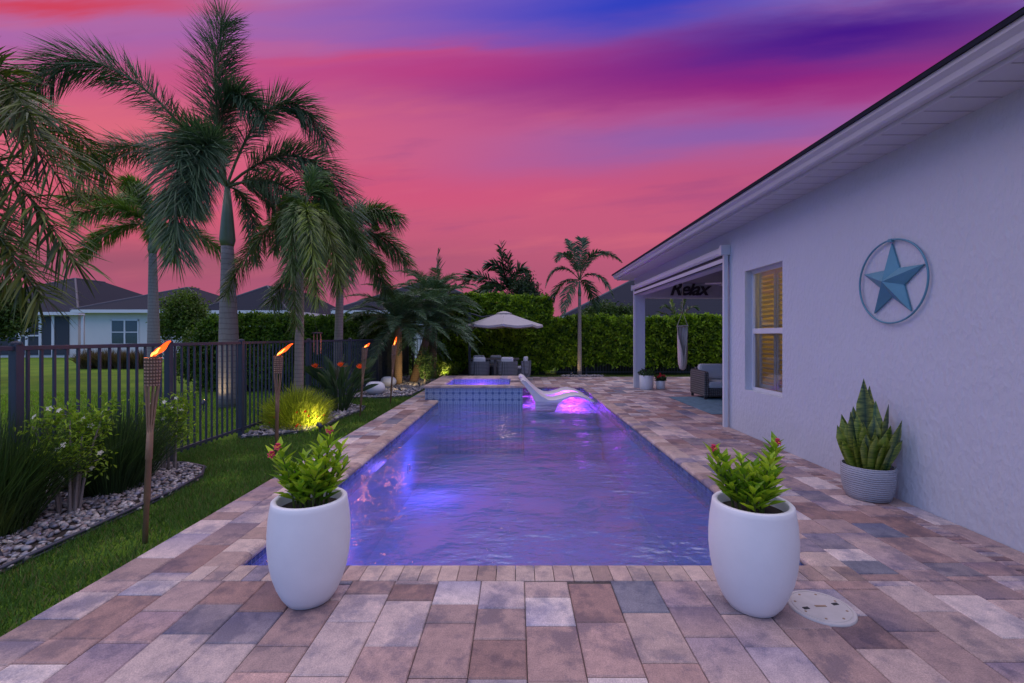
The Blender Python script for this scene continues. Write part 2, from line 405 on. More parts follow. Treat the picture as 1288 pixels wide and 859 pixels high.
def m_glass():
    m = Mt('window_glass'); fr = m.N('ShaderNodeFresnel', {'IOR': 1.6}).outputs[0]
    gl = m.N('ShaderNodeBsdfGlossy', {'Color': (1, 1, 1, 1), 'Roughness': .02}).outputs[0]; tr = m.N('ShaderNodeBsdfTransparent', {'Color': (.85, .92, .9, 1)}).outputs[0]
    return m.fin(m.N('ShaderNodeMixShader', {0: fr, 1: tr, 2: gl}).outputs[0])
M['glass'] = m_glass()
M['glass_dark'] = simple('dark_window_glass', (.05, .075, .08), .1, var=.3, bump=0)
M['screen'] = simple('dark_screen_and_gap', (.03, .035, .05), .7)
def m_weave(name, c0, c1, k=34):
    m = Mt(name); s_ = m.N('ShaderNodeSeparateXYZ', {0: m.co}).outputs
    u = m.math('MULTIPLY', m.math('ADD', s_[0], s_[1]), k); v = m.math('MULTIPLY', s_[2], k)
    w = m.math('MULTIPLY', m.math('SINE', m.math('MULTIPLY', u, PI)), m.math('SINE', m.math('ADD', m.math('MULTIPLY', v, PI), m.math('MULTIPLY', m.math('FLOOR', u), PI))))
    h = m.math('ABSOLUTE', w)
    return m.fin(m.prin(m.mix(h, c0, c1), .75, normal=m.bump(h, .9, .012)))
M['wicker'] = m_weave('grey_woven_rope', (.04, .045, .055), (.22, .24, .28), 22)
M['wicker_brown'] = m_weave('taupe_wicker', (.045, .04, .04), (.20, .18, .18), 20)
M['basket'] = m_weave('torch_basket_weave', (.10, .05, .03), (.42, .25, .16), 42)
def m_ribpot():
    m = Mt('ribbed_grey_planter'); z = m.N('ShaderNodeSeparateXYZ', {0: m.co}).outputs[2]
    n = m.noise(7, 3, m.mapv((1, 1, .6))); h = m.math('SINE', m.math('ADD', m.math('MULTIPLY', z, 330), m.math('MULTIPLY', n, 9)))
    return m.fin(m.prin(m.mix(m.noise(12, 4, w=2), (.30, .31, .36), (.42, .43, .48)), .7, normal=m.bump(h, .8, .004)))
M['ribpot'] = m_ribpot()
M['star'] = simple('teal_painted_tin', (.10, .27, .36), .5, metal=.1, var=.2, scale=6, bump=.25)
M['rug'] = simple('pale_blue_patterned_rug', (.12, .22, .30), .95, var=.7, scale=7, bump=.4)
M['rope'] = simple('natural_cotton', (.58, .50, .44), .9, var=.15, scale=40, bump=.5)

# ------------------------------------------------------------------ ground
PX0, PX1, PY0, PY1 = -1.78, 1.88, 2.925, 13.2          # pool opening
WZ = -.10
ZG = -.03
g = MB(); B = 900
for a, b in (((-B, -B), (B, PY0 - .1)), ((-B, PY1 + .1), (B, B)), ((-B, PY0 - .1), (PX0 - .1, PY1 + .1)), ((PX1 + .1, PY0 - .1), (B, PY1 + .1))):
    g.raw([(a[0], a[1], ZG), (b[0], a[1], ZG), (b[0], b[1], ZG), (a[0], b[1], ZG)], [(0, 1, 2, 3)])
struct(g.build('ground', M['ground']))

# ------------------------------------------------------------------ pavers
PAL = [(.37, .27, .25), (.46, .37, .34), (.26, .165, .145), (.33, .225, .20), (.17, .175, .21), (.25, .215, .225), (.41, .31, .275), (.50, .43, .40), (.30, .215, .195)]
PW = [3, 4, 2.4, 3, .9, 2.2, 3, 2.4, 2.5]
def pave(mb, x0, x1, y0, y1, z=0.0, wcol=.25, lens=(.165, .25, .25, .37, .37), gap=.004, along='y', pal=PAL, pw=PW, seed=1):
    rnd = random.Random(seed); V = []; Fc = []; C = []
    A0, A1, B0, B1 = (x0, x1, y0, y1) if along == 'y' else (y0, y1, x0, x1)
    nA = max(1, round((A1 - A0) / wcol)); w = (A1 - A0) / nA
    for i in range(nA):
        b = B0 - rnd.random() * (lens[-1] if len(set(lens)) > 1 else 0)
        while b < B1 - 1e-6:
            L = rnd.choice(lens); bs = max(b, B0); be = min(b + L, B1); b += L
            if be - bs < .03: continue
            a0 = A0 + i * w + gap / 2; a1 = A0 + (i + 1) * w - gap / 2; bs += gap / 2; be -= gap / 2
            zz = z + rnd.uniform(-.0012, .0012); c = .006
            q = [(a0, bs), (a1, bs), (a1, be), (a0, be)]; qi = [(a0 + c, bs + c), (a1 - c, bs + c), (a1 - c, be - c), (a0 + c, be - c)]
            n = len(V)
            def P(p, h): return (p[0], p[1], h) if along == 'y' else (p[1], p[0], h)
            V += [P(p, zz) for p in qi] + [P(p, zz - .005) for p in q] + [P(p, z - .026) for p in q]
            Fc.append((n, n + 1, n + 2, n + 3))
            for k in range(4):
                k2 = (k + 1) % 4
                Fc.append((n + 4 + k, n + 4 + k2, n + k2, n + k)); Fc.append((n + 8 + k, n + 8 + k2, n + 4 + k2, n + 4 + k))
            col = np.array(rnd.choices(pal, pw)[0]) * (1.14, 1.14, 1.19) * rnd.uniform(.88, 1.14)
            alt = col * rnd.choice([(1, 1, 1), (.72, .76, .95), (1.1, 1.07, 1.05), (.55, .60, .8)]) if rnd.random() < .75 else col
            flip = rnd.random() < .5
            cc = [col, col, alt, alt] if flip else [alt, col, col, col]
            C += cc * 3
    mb.raw(V, Fc, C)
deck = MB()
CW = .21
XL = -2.50
pave(deck, XL, 3.10, -2.5, PY0 - CW, seed=2)                       # near terrace
pave(deck, XL, PX0 - CW, PY0 - CW, 16.4, seed=3)                   # strip beside the lawn
pave(deck, PX1 + CW, 3.10, PY0 - CW, 16.4, seed=4)
pave(deck, 3.10, 3.225, -2.5, 7.33, wcol=.125, lens=(.06,), gap=.005, seed=5, pal=PAL[:4], pw=PW[:4])
pave(deck, 3.225, 3.40, -2.5, 7.33, wcol=.175, seed=6)
pave(deck, 3.10, 8.2, 7.33, 16.4, seed=7)
pave(deck, PX0 - CW, PX1 + CW, PY1 + CW, 16.4, seed=8)
struct(deck.build('paver_deck', M['paver']))
bs = MB()
for a, b in (((XL, -2.5), (8.2, PY0 - .05)), ((XL, PY1 + .05), (8.2, 16.4)), ((XL, PY0 - .05), (PX0 - .05, PY1 + .05)), ((PX1 + .05, PY0 - .05), (8.2, PY1 + .05))):
    bs.box((a[0], a[1], ZG + .004), (b[0], b[1], -.014))
struct(bs.build('paver_joint_sand', simple('joint_sand', (.07, .065, .06), .95)))

# ------------------------------------------------------------------ pool
cop = MB()
CPAL = [(.42, .31, .28), (.48, .38, .34), (.36, .26, .23), (.44, .34, .30)]
def coping(mb, p0, p1, inward, wid, z=0.0, step=.118, seed=0, thick=.06):
    """row of bullnose bricks from p0 to p1; inward = unit vector towards the water"""
    rnd = random.Random(seed); p0 = Vector(p0); p1 = Vector(p1); d = (p1 - p0); L = d.length; d /= L; n = max(1, round(L / step)); s = L / n; w = Vector(inward)
    prof = [(-wid, -thick), (-wid, -.003), (-wid + .004, 0), (-.045, 0), (-.02, -.006), (-.004, -.02), (0, -.034), (-.006, -.05), (-.02, -thick)]
    m = len(prof)
    for i in range(n):
        a = p0 + d * (i * s + .0022); b = p0 + d * ((i + 1) * s - .0022)
        V = [tuple(q + w * u + Vector((0, 0, z + h))) for q in (a, b) for u, h in prof]
        col = np.array(rnd.choice(CPAL)) * rnd.uniform(.85, 1.18)
        if rnd.random() < .12: col = col * (.6, .66, .9)
        mb.raw(V, [(k, (k + 1) % m, m + (k + 1) % m, m + k) for k in range(m)], col)
        bb = mb.n - 2 * m
        mb.fl.append(np.arange(bb, bb + m)); mb.ft.append(np.array([m])); mb.fl.append(np.arange(bb + m, bb + 2 * m)[::-1]); mb.ft.append(np.array([m]))
ov = .02
coping(cop, (PX0 - CW, PY0, 0), (PX1 + CW, PY0, 0), (0, 1, 0), CW, seed=1)
coping(cop, (PX0 - CW + .21, PY0 - .046, 0), (PX0 - CW + .21, 10.4, 0), (1, 0, 0), CW, seed=2, step=.2)
coping(cop, (PX1 + CW - .21, PY0 - .046, 0), (PX1 + CW - .21, PY1, 0), (-1, 0, 0), CW, seed=3, step=.2)
coping(cop, (.15, PY1, 0), (PX1 + CW, PY1, 0), (0, -1, 0), CW, seed=4)
shell = MB(); T = .14; fl = -1.25
for a, b in (((PX0 - T, PY0 - T), (PX1 + T, PY0 - .025)), ((PX0 - T, PY1 + .025), (PX1 + T, PY1 + T)), ((PX0 - T, PY0 - .025), (PX0 - .025, PY1 + .025)), ((PX1 + .025, PY0 - .025), (PX1 + T, PY1 + .025))):
    shell.box((a[0], a[1], fl), (b[0], b[1], -.27))
shell.box((PX0 - T, PY0 - T, fl - .2), (PX1 + T, PY1 + T, fl - .001))
shell.box((.16, 10.62, fl), (PX1 - .026, PY1 + .024, -.34)); shell.box((.16, 10.28, fl), (PX1 - .026, 10.62, -.62)); shell.box((.16, 9.94, fl), (PX1 - .026, 10.28, -.90))
pool = thing('swimming_pool', 'long rectangular pool with rippled blue violet water and paver coping', 'pool', (0, PY0, 0))
def padd(mb, n, mt, par, **k):
    o = mb.build(n, mt, par, **k); o.location = Vector(o.location) - Vector(par.matrix_world.translation if False else par.location); return o
padd(cop, 'coping', M['paver'], pool)
padd(shell, 'pool_shell', M['plaster'], pool)
wt = MB()
for a, b in (((PX0 - T, PY0 - T), (PX1 + T, PY0 - .015)), ((PX0 - T, PY1 + .015), (PX1 + T, PY1 + T)), ((PX0 - T, PY0 - .015), (PX0 - .015, PY1 + .015)), ((PX1 + .015, PY0 - .015), (PX1 + T, PY1 + .015))):
    wt.box((a[0], a[1], -.27), (b[0], b[1], -.061))
padd(wt, 'waterline_tile', M['water_tile'], pool)
w = MB(); w.raw([(PX0 - .014, PY0 - .014, WZ), (PX1 + .014, PY0 - .014, WZ), (PX1 + .014, PY1 + .014, WZ), (PX0 - .014, PY1 + .014, WZ)], [(0, 1, 2, 3)])
struct(w.build('water', M['water']))
for i, (x, en) in enumerate(((-1.25, 5), (.4, 1.5))):
    t = thing('pool_light', ('round violet pool light in the near wall at its fence end', 'added violet pool light in the near wall, nearer the house, brightening the floor')[i], 'pool light', (x, PY0 - .02, -.55))
    m_ = MB(); m_.tube([(0, -.01, 0), (0, .035, 0)], [.10, .10], 20); m_.build('housing', M['white_metal'], t)
    m_ = MB(); m_.tube([(0, .036, 0), (0, .045, 0)], [.085, .07], 20); m_.build('lens', M['glow_violet'], t)
    lamp('pool_glow', 'POINT', (0.0, .28, 0), en, ((.26, .17, 1), (.5, .5, 1))[i], .08, t)  # the near-wall light nearer the house is added to lift the dim floor
for y, e_, lb in ((4.7, 10, 'dim violet pool light in the fence side wall, nearer the camera'), (7.6, 26, 'dim violet pool light in the fence side wall, nearer the spa')):
    t = thing('pool_light', lb, 'pool light', (PX0 - .0, y, -.75))
    m_ = MB(); m_.tube([(-.03, 0, 0), (.0, 0, 0)], [.09, .09], 20); m_.build('housing', M['plaster'], t)
    m_ = MB(); m_.tube([(.001, 0, 0), (.006, 0, 0)], [.07, .06], 20); m_.build('lens', emis('dim_violet_lens', (.25, .15, 1), .5), t)
    lamp('pool_glow', 'POINT', (.35, 0, 0), e_, (.24, .12, 1), .12, t)
# spa
SX0, SX1, SY0, SY1, SZ = -2.10, .13, 10.45, 13.15, .27
spa = thing('spa', 'raised square spa clad in patterned blue tile at the end of the pool', 'spa', (-1, SY0, 0))
ix0, ix1, iy0, iy1 = -1.72, -.17, 10.78, 12.5
s = MB()
for a, b in (((SX0, SY0), (SX1, iy0)), ((SX0, iy1), (SX1, SY1)), ((SX0, iy0), (ix0, iy1)), ((ix1, iy0), (SX1, iy1))):
    s.box((a[0], a[1], -1.27), (b[0], b[1], SZ))
padd(s, 'tiled_wall', M['spa_tile'], spa)
s = MB(); s.box((ix0, iy0, -.55), (ix1, iy1, -.5)); padd(s, 'spa_floor', M['plaster'], spa)
s = MB(); s.box((ix0 + .001, iy1 - .4, -.5), (ix1 - .001, iy1 - .001, -.12)); padd(s, 'spa_bench', M['plaster'], spa)
s = MB()
for a, b, dr, wd, k in (((SX0 - .03, iy0, .045), (SX1 + .03, iy0, .045), (0, 1, 0), iy0 - SY0 + .03, 11), ((SX0 - .03, iy1, .045), (SX1 + .03, iy1, .045), (0, -1, 0), SY1 - iy1 + .03, 12)):
    coping(s, a, b, dr, wd, SZ, .2, k, .044)
coping(s, (ix0, iy0, .045), (ix0, iy1, .045), (1, 0, 0), ix0 - SX0 + .03, SZ, .2, 13, .044)
coping(s, (ix1, iy0, .045), (ix1, 11.35, .045), (-1, 0, 0), SX1 - ix1 + .03, SZ, .2, 14, .044)
coping(s, (ix1, 11.75, .045), (ix1, iy1, .045), (-1, 0, 0), SX1 - ix1 + .03, SZ, .2, 15, .044)
padd(s, 'spa_coping', M['paver'], spa)
s = MB(); s.box((ix1, 11.36, SZ - .03), (SX1 + .05, 11.74, SZ + .012)); padd(s, 'spillway', simple('brown_spillway', (.16, .08, .06), .4), spa)
s = MB(); s.raw([(ix0, iy0, .2), (ix1, iy0, .2), (ix1, iy1, .2), (ix0, iy1, .2)], [(0, 1, 2, 3)]); o = padd(s, 'spa_water', M['spa_water'], spa)
t = thing('spa_light', 'glowing magenta lamp under the spa water', 'spa light', (-.98, iy1 - .41, -.02))
s = MB(); s.tube([(0, .02, 0), (0, -.02, 0)], [.07, .06], 20); s.build('lens', M['glow_magenta'], t)
s = MB(); s.tube([(0, .03, 0), (0, .0, 0)], [.085, .085], 20); s.build('housing', M['white_metal'], t)
lamp('spa_glow', 'POINT', (0, -.2, .05), 45, (.45, .08, 1), .05, t)

# ledge loungers
def ledge_lounger():
    top = [(.03, .50), (.08, .53), (.16, .50), (.34, .31), (.52, .15), (.70, .055), (.84, .045), (1.0, .09), (1.18, .145), (1.36, .165), (1.54, .13), (1.70, .055), (1.84, -.03)]
    bot = [(1.86, -.08), (1.78, -.06), (1.66, -.01), (1.5, .06), (1.36, .09), (1.2, .075), (1.05, .02), (.92, -.08), (.86, -.235), (.40, -.235), (.38, -.02), (.26, .18), (.12, .37), (.04, .46)]
    m = MB(); W = .33; n = len(top) + len(bot); poly = top + bot
    # concave-safe: side strips by pairing top and bottom
    ys = [-W, -W + .035, 0, W - .035, W]; sc = [-.018, 0, -.012, 0, -.018]
    V = []
    for y, d in zip(ys, sc):
        V += [(x, y, z + d) for x, z in top] + [(x, y, z - d) for x, z in bot]
    Fc = [(j * n + i, j * n + (i + 1) % n, (j + 1) * n + (i + 1) % n, (j + 1) * n + i) for j in range(4) for i in range(n)]
    m.raw(V, Fc)
    a = len(top)
    import mathutils
    tri = mathutils.geometry.tessellate_polygon([[Vector((x, 0, z)) for x, z in poly]])
    base = m.n - len(V)
    for tr in tri:
        m.fl.append(np.array(tr) + base); m.ft.append(np.array([3])); m.fl.append(np.array(tr[::-1]) + base + 4 * n); m.ft.append(np.array([3]))
    return m
lo = ledge_lounger().build('ledge_lounger', M['plastic_white'], smooth=False, loc=(.06, 11.18, -.10)); lo.modifiers.new('b', 'BEVEL').width = .012; lo.modifiers['b'].segments = 2; lo.modifiers['b'].limit_method = 'ANGLE'
for p in lo.data.polygons: p.use_smooth = True
tag(lo, 'white wave shaped lounger standing in the shallow pool ledge, the nearer of the two', 'pool lounger', 'white ledge loungers in the pool')
l2 = lo.copy(); COL.objects.link(l2); l2.location = (.02, 12.2, -.10); l2['label'] = 'white wave shaped lounger in the pool behind the nearer one'
for i, (x, y, e) in enumerate(((1.36, 11.15, 22), (1.3, 11.75, 30), (.24, 11.8, 7))):
    t = thing('ledge_light', ('magenta underwater light below the nearer white lounger', 'magenta underwater light between the two white loungers', 'magenta underwater light beside the spa wall')[i], 'pool light', (x, y, -.338))
    s = MB(); s.lathe([(.0, .016), (.02, .016), (.028, .01), (.034, 0)], 16); s.build('lens', M['glow_magenta'], t)
    lamp('ledge_glow', 'POINT', (0, 0, .15), e * 1.3, (1, .08, .9), .04, t)

# ------------------------------------------------------------------ main house
WX = 3.405
hs = thing('house', 'lavender white stucco house with tiled eaves and covered patio along the right', 'house', (WX, 0, 0))
def H_(mb, n, mt, par=hs, **k): return padd(mb, n, mt, par, **k)
wl = MB(); wy0, wy1, wz0, wz1 = 5.86, 6.82, .655, 2.42; TH = .22
wl.box((WX, -5, -.05), (WX + TH, wy0, 3.13)); wl.box((WX, wy1, -.05), (WX + TH, 7.36, 3.13))
wl.box((WX, wy0, -.05), (WX + TH, wy1, wz0)); wl.box((WX, wy0, wz1), (WX + TH, wy1, 3.13))
wl.box((WX + TH, 7.14, -.05), (8.2, 7.36, 3.13)); wl.box((8.2, 7.14, -.05), (8.42, 13.2, 3.13))
H_(wl, 'wall', M['stucco'])
bm_ = MB(); bm_.box((WX, 7.36, 2.62), (WX + .22, 13.2, 3.13)); bm_.box((WX + .22, 12.95, 2.54), (8.2, 13.2, 3.13)); H_(bm_, 'patio_beam', M['stucco'])
c_ = MB(); c_.box((3.375, 12.94, 0), (3.63, 13.205, 2.62)); c_.box((3.36, 12.925, 0), (3.645, 13.22, .06)); H_(c_, 'column', M['stucco'])
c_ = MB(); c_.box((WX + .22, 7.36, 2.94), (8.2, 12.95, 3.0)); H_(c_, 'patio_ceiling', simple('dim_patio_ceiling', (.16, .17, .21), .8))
# soffit, fascia, gutter, roof
EX = 3.02
def m_soffit():
    m = Mt('vented_soffit'); y = m.N('ShaderNodeSeparateXYZ', {0: m.co}).outputs[1]
    fr = m.math('FRACT', m.math('MULTIPLY', y, 1 / .2)); k = m.ramp(fr, [(0, (0, 0, 0)), (.05, (1, 1, 1)), (.95, (1, 1, 1)), (1, (0, 0, 0))])
    return m.fin(m.prin(m.mix(k, (.2, .2, .22), (.50, .50, .54)), .5, normal=m.bump(k, .6, .01)))
s = MB(); s.box((EX - .01, -5.4, 3.125), (8.6, 13.62, 3.15)); H_(s, 'soffit', m_soffit())
s = MB(); s.box((EX - .03, -5.4, 3.115), (EX - .008, 13.64, 3.27)); s.box((EX - .03, 13.62, 3.115), (8.6, 13.645, 3.27)); H_(s, 'fascia', M['trim'])
s = MB(); gp = [(EX - .031, 3.15), (EX - .09, 3.15), (EX - .105, 3.165), (EX - .115, 3.205), (EX - .15, 3.235), (EX - .155, 3.275), (EX - .148, 3.275), (EX - .143, 3.24), (EX - .031, 3.235)]
s.prism(gp, -5.4, 13.68, 'y'); H_(s, 'gutter', M['trim'])
rf = MB(); z0 = 3.285; e0 = (EX - .17, -5.6, z0); e1 = (EX - .17, 13.74, z0); rise = .42
r0 = (EX - .17 + 5, -.6, z0 + 5 * rise); r1 = (EX - .17 + 5, 8.74, z0 + 5 * rise); f0 = (EX + 9.8, -5.6, z0); f1 = (EX + 9.8, 13.74, z0)
rf.raw([e0, e1, r1, r0, f0, f1], [(0, 3, 2, 1), (5, 2, 3, 4)]); rf.raw([e0, r0, f0], [(0, 1, 2)]); rf.raw([e1, f1, r1], [(0, 1, 2)])
rf.raw([e0, e1, f1, f0], [(0, 1, 2, 3)])
rf.box((EX - .172, -5.6, z0 - .02), (EX - .10, 13.74, z0 + .018)); H_(rf, 'roof', M['roof'])
# window
wf = MB(); fx0, fx1 = WX + .10, WX + .16
def fr_(mb, y0, y1, z0, z1, x0, x1, wd): 
    mb.box((x0, y0, z0), (x1, y0 + wd, z1)); mb.box((x0, y1 - wd, z0), (x1, y1, z1)); mb.box((x0, y0 + wd, z0), (x1, y1 - wd, z0 + wd)); mb.box((x0, y0 + wd, z1 - wd), (x1, y1 - wd, z1))
fr_(wf, wy0 + .001, wy1 - .001, wz0 + .001, wz1 - .001, fx0, fx1, .045)
wf.box((fx0 - .012, wy0 + .046, 1.49), (fx1 - .012, wy1 - .046, 1.565))
win = H_(wf, 'window_frame', M['white_metal'])
s = MB(); s.box((WX - .012, wy0 - .02, wz0 - .03), (fx0 + .02, wy1 + .02, wz0 - .001)); 
gl = MB(); gl.raw([(fx0 + .03, wy0 + .04, wz0 + .04), (fx0 + .03, wy1 - .04, wz0 + .04), (fx0 + .03, wy1 - .04, wz1 - .04), (fx0 + .03, wy0 + .04, wz1 - .04)], [(3, 2, 1, 0)])
o = gl.build('pane', M['glass'], win)
rm = MB(); q = .9   # small lit room behind the shutters
rm.box((WX + TH + q, wy0 - .5, .2), (WX + TH + q + .05, wy1 + .5, 2.9)); rm.box((WX + TH + .002, wy0 - .55, .2), (WX + TH + q, wy0 - .5, 2.9)); rm.box((WX + TH + .002, wy1 + .28, .2), (WX + TH + q, wy1 + .31, 2.9))
rm.box((WX + TH + .002, wy0 - .5, .15), (WX + TH + q, wy1 + .28, .2)); rm.box((WX + TH + .002, wy0 - .5, 2.9), (WX + TH + q, wy1 + .28, 2.94))
H_(rm, 'room', simple('warm_room_paint', (.7, .55, .3), .8))
lamp('room_lamp', 'POINT', (TH + .6, 6.3, 1.9), 6, (1, .72, .36), .15, hs); 
sh = thing('window_shutter', 'pale plantation shutter with warm lit louvres behind the window glass', 'shutter', (WX + .205, 6.34, 1.5))
s = MB()
for y0, y1 in ((-.44, -.01), (.01, .44)):
    fr_(s, y0, y1, -.80, .88, -.012, .012, .05)
    s.box((-.012, y0 + .05, -.02), (.012, y1 - .05, .06))
s.build('shutter_frame', M['fabric_white'], sh)
M['louvre'] = simple('ivory_louvre', (.72, .62, .42), .5)
for y0, y1, zb in ((-.385, -.065, -.72), (.065, .385, -.72), (-.385, -.065, .10), (.065, .385, .10)):
    s = MB()
    for k in range(11):
        z = zb + k * .069
        Mx = Matrix.Translation((0, 0, z)) @ Matrix.Rotation(math.radians(28), 4, 'Y')
        s.box((-.032, y0, -.004), (.032, y1, .004), M=Mx)
    s.build('louvres', M['louvre'], sh)
# retractable screen
rs = thing('roller_screen', 'pale roller screen box and side tracks mounted over the patio opening', 'patio screen', (WX, 7.3, 0))
s = MB(); s.prism([(3.402, 2.76), (3.30, 2.76), (3.27, 2.79), (3.265, 2.85), (3.29, 2.885), (3.402, 2.895)], 7.36, 13.0, 'y'); H_(s, 'housing', M['white_metal'], rs)
s = MB(); s.box((3.255, 7.28, 2.75), (3.403, 7.359, 2.905)); H_(s, 'end_cap', M['white_metal'], rs)
s = MB(); s.box((3.255, 13.001, 2.75), (3.403, 13.03, 2.905)); H_(s, 'end_cap', M['white_metal'], rs)
s = MB(); s.box((3.315, 7.37, 2.64), (3.36, 12.93, 2.705)); H_(s, 'bottom_bar', M['white_metal'], rs)
s = MB(); s.box((3.332, 7.37, 2.706), (3.342, 12.93, 2.76)); s.box((3.325, 7.37, 2.625), (3.35, 12.93, 2.639)); H_(s, 'dark_gap_strip', M['screen'], rs)  # dark strips stand in for the shaded gaps above and below the bar
for y in (7.30, 12.93):
    s = MB(); s.box((3.31, y, 0), (3.374, y + .055, 2.75)); H_(s, 'side_track', M['white_metal'], rs)
# relax sign
cu = bpy.data.curves.new('relax_sign', 'FONT'); cu.body = 'Relax'; cu.size = .52; cu.shear = .35; cu.offset = .012; cu.extrude = .012; cu.align_x = 'CENTER'; cu.space_character = .92
tmp = bpy.data.objects.new('tmp', cu); COL.objects.link(tmp); dg = bpy.context.evaluated_depsgraph_get()
me = bpy.data.meshes.new_from_object(tmp.evaluated_get(dg)); bpy.data.objects.remove(tmp)
so = bpy.data.objects.new('word_sign', me); COL.objects.link(so); me.materials.clear(); me.materials.append(M['dark'])
so.location = (4.86, 12.93, 2.62); so.rotation_euler = (PI / 2, 0, 0); tag(so, 'black slanted word sign reading Relax on the far patio beam', 'word sign')
# ceiling fan
fan = thing('ceiling_fan', 'small pale ceiling fan under the covered patio ceiling', 'ceiling fan', (5.2, 11.0, 2.94))
s = MB(); s.tube([(0, 0, 0), (0, 0, -.16)], .015); s.build('downrod', M['white_metal'], fan)
s = MB(); s.lathe([(0, -.14), (.09, -.15), (.11, -.2), (.09, -.26), (.0, -.28)], 20); s.build('motor', M['white_metal'], fan, smooth=True)
for k in range(5):
    s = MB(); Mx = Matrix.Rotation(k * 2 * PI / 5 + .3, 4, 'Z') @ Matrix.Rotation(.2, 4, 'X'); s.box((.1, -.06, -.005), (.62, .06, .005), M=Mx); o = s.build('blade', M['white_metal'], fan, bevel=.004); o.location = (0, 0, -.2)

# star
star = thing('wall_star', 'large teal tin star inside a ring hung on the stucco wall', 'wall decoration', (WX - .005, 4.13, 1.945))
s = MB(); R_ = .345; pts = []
for k in range(10):
    a = k * PI / 5; r = R_ if k % 2 == 0 else R_ * .40; pts.append((-.0, -r * math.sin(a), r * math.cos(a)))
V = [(-.015, p[1], p[2]) for p in pts] + [(-.105, 0, 0)]
for k in range(10): s.raw([V[k], V[(k + 1) % 10], V[10]], [(0, 1, 2)])
for k in range(10):
    a, b = V[k], V[(k + 1) % 10]; s.raw([a, b, (0, b[1], b[2]), (0, a[1], a[2])], [(0, 3, 2, 1)])
s.build('star', M['star'], star)
s = MB(); s.tube([(-.02, .375 * math.sin(a), .375 * math.cos(a)) for a in np.linspace(0, 2 * PI, 65)], .0085, 8, cap=False); s.build('ring', M['star'], star, smooth=True)
s = MB(); s.box((-.035, -.02, .355), (-.005, .02, .385)); s.build('hanging_clip', M['star'], star, bevel=.003)

# ------------------------------------------------------------------ plants helpers
def rnd_unit(n): v = RNG.normal(size=(n, 3)); return v / np.linalg.norm(v, axis=1, keepdims=True)
def colvar(n, c0, c1, jit=.15):
    t = RNG.random((n, 1)); return np.clip((np.array(c0) * (1 - t) + np.array(c1) * t) * (1 + RNG.normal(size=(n, 1)) * jit), .003, 1)
def bez(p0, p1, p2, t):
    t = np.asarray(t)[:, None]; return (1 - t) ** 2 * p0 + 2 * t * (1 - t) * p1 + t ** 2 * p2
def frond_mb(p0, p1, p2, n=90, L=.55, W=.03, mode='flat', c0=(.03, .055, .03), c1=(.06, .10, .045), droop=.5, rr=.018, start=.12, rc=(.10, .12, .05)):
    p0, p1, p2 = (np.array(p, float) for p in (p0, p1, p2))
    m = MB(); ts = np.linspace(0, 1, 12); C = bez(p0, p1, p2, ts)
    m.tube([tuple(q) for q in C], [rr * (1 - .85 * t) for t in ts], 5, col=rc)
    t = start + (1 - start) * (np.arange(n) + RNG.random(n) * .6) / n; t = np.clip(t, 0, 1)
    P = bez(p0, p1, p2, t); T_ = bez(p0, p1, p2, np.clip(t + .01, 0, 1.01)) - bez(p0, p1, p2, t - .01); T_ /= np.linalg.norm(T_, axis=1, keepdims=True) + 1e-9
    up = np.array([0, 0, 1.0]); S = np.cross(T_, up); bad = np.linalg.norm(S, axis=1) < .15; S[bad] = np.cross(T_[bad], np.array([1, .3, 0])); S /= np.linalg.norm(S, axis=1, keepdims=True); U = np.cross(S, T_)
    env = np.clip(np.sin(PI * np.clip((t - start) / (1 - start) * .80 + .17, 0, 1)), .12, 1) 
    if mode == 'fox': env = np.clip(np.sin(PI * np.clip((t - start) / (1 - start) * .60 + .18, 0, 1)), .3, 1)
    rep = 2 if mode == 'flat' else 4
    for k in range(rep):
        if mode == 'flat':
            an = np.where(RNG.random(n) < .5, .35, .2) + RNG.normal(size=n) * .12; side = 1 if k else -1
            R1 = S * side * np.cos(an)[:, None] + U * np.sin(an)[:, None]
        else:
            an = RNG.random(n) * 2 * PI; R1 = S * np.cos(an)[:, None] + U * np.sin(an)[:, None]
        lean = ((.75 if mode == 'fox' else .55) + .5 * t)[:, None] + RNG.normal(size=(n, 1)) * .1
        D = R1 + T_ * lean
        G = np.zeros((n, 3)); G[:, 2] = -droop * (1 + RNG.normal(size=n) * .3)
        Sx = np.cross(D, R1 * .2 + U); 
        m.blades(P, D, Sx / (np.linalg.norm(Sx, axis=1, keepdims=True) + 1e-6) + rnd_unit(n) * .8, G, L * env * (1 + RNG.normal(size=n) * .1), W * (.7 + .5 * RNG.random(n)), colvar(n, c0, c1, .2))
    return m
def palm(name, label, base, topz_pt, r0, r1, mat, fronds, shaft=None, cat='palm tree', group=None, bulge=1.0, **kw):
    base = Vector(base); top = Vector(topz_pt); t = thing(name, label, cat, tuple(base), group)
    s = MB(); ts = np.linspace(0, 1, 14)
    s.tube([tuple((top - base) * float(k)) for k in ts], [(r0 * (1 - k) + r1 * k) * (1 + (bulge - 1) * math.sin(PI * min(1, k * 1.2)) ) for k in ts], 16); s.build('trunk', mat, t, smooth=True)
    if shaft:
        q = top - base; s = MB(); s.tube([tuple(q + Vector((0, 0, z))) for z in (-.03, .1, shaft * .5, shaft)], [r1 * 1.02, r1 * 1.3, r1 * .95, r1 * .45], 14); s.build('crownshaft', M['crownshaft'], t, smooth=True)
    for fd in fronds:
        a, b, c = (np.array(Vector(p) - base) for p in fd[:3]); k2 = dict(kw)
        if len(fd) > 3: k2.update(fd[3])
        frond_mb(a, b, c, **k2).build('frond', M['frond'], t)
    return t
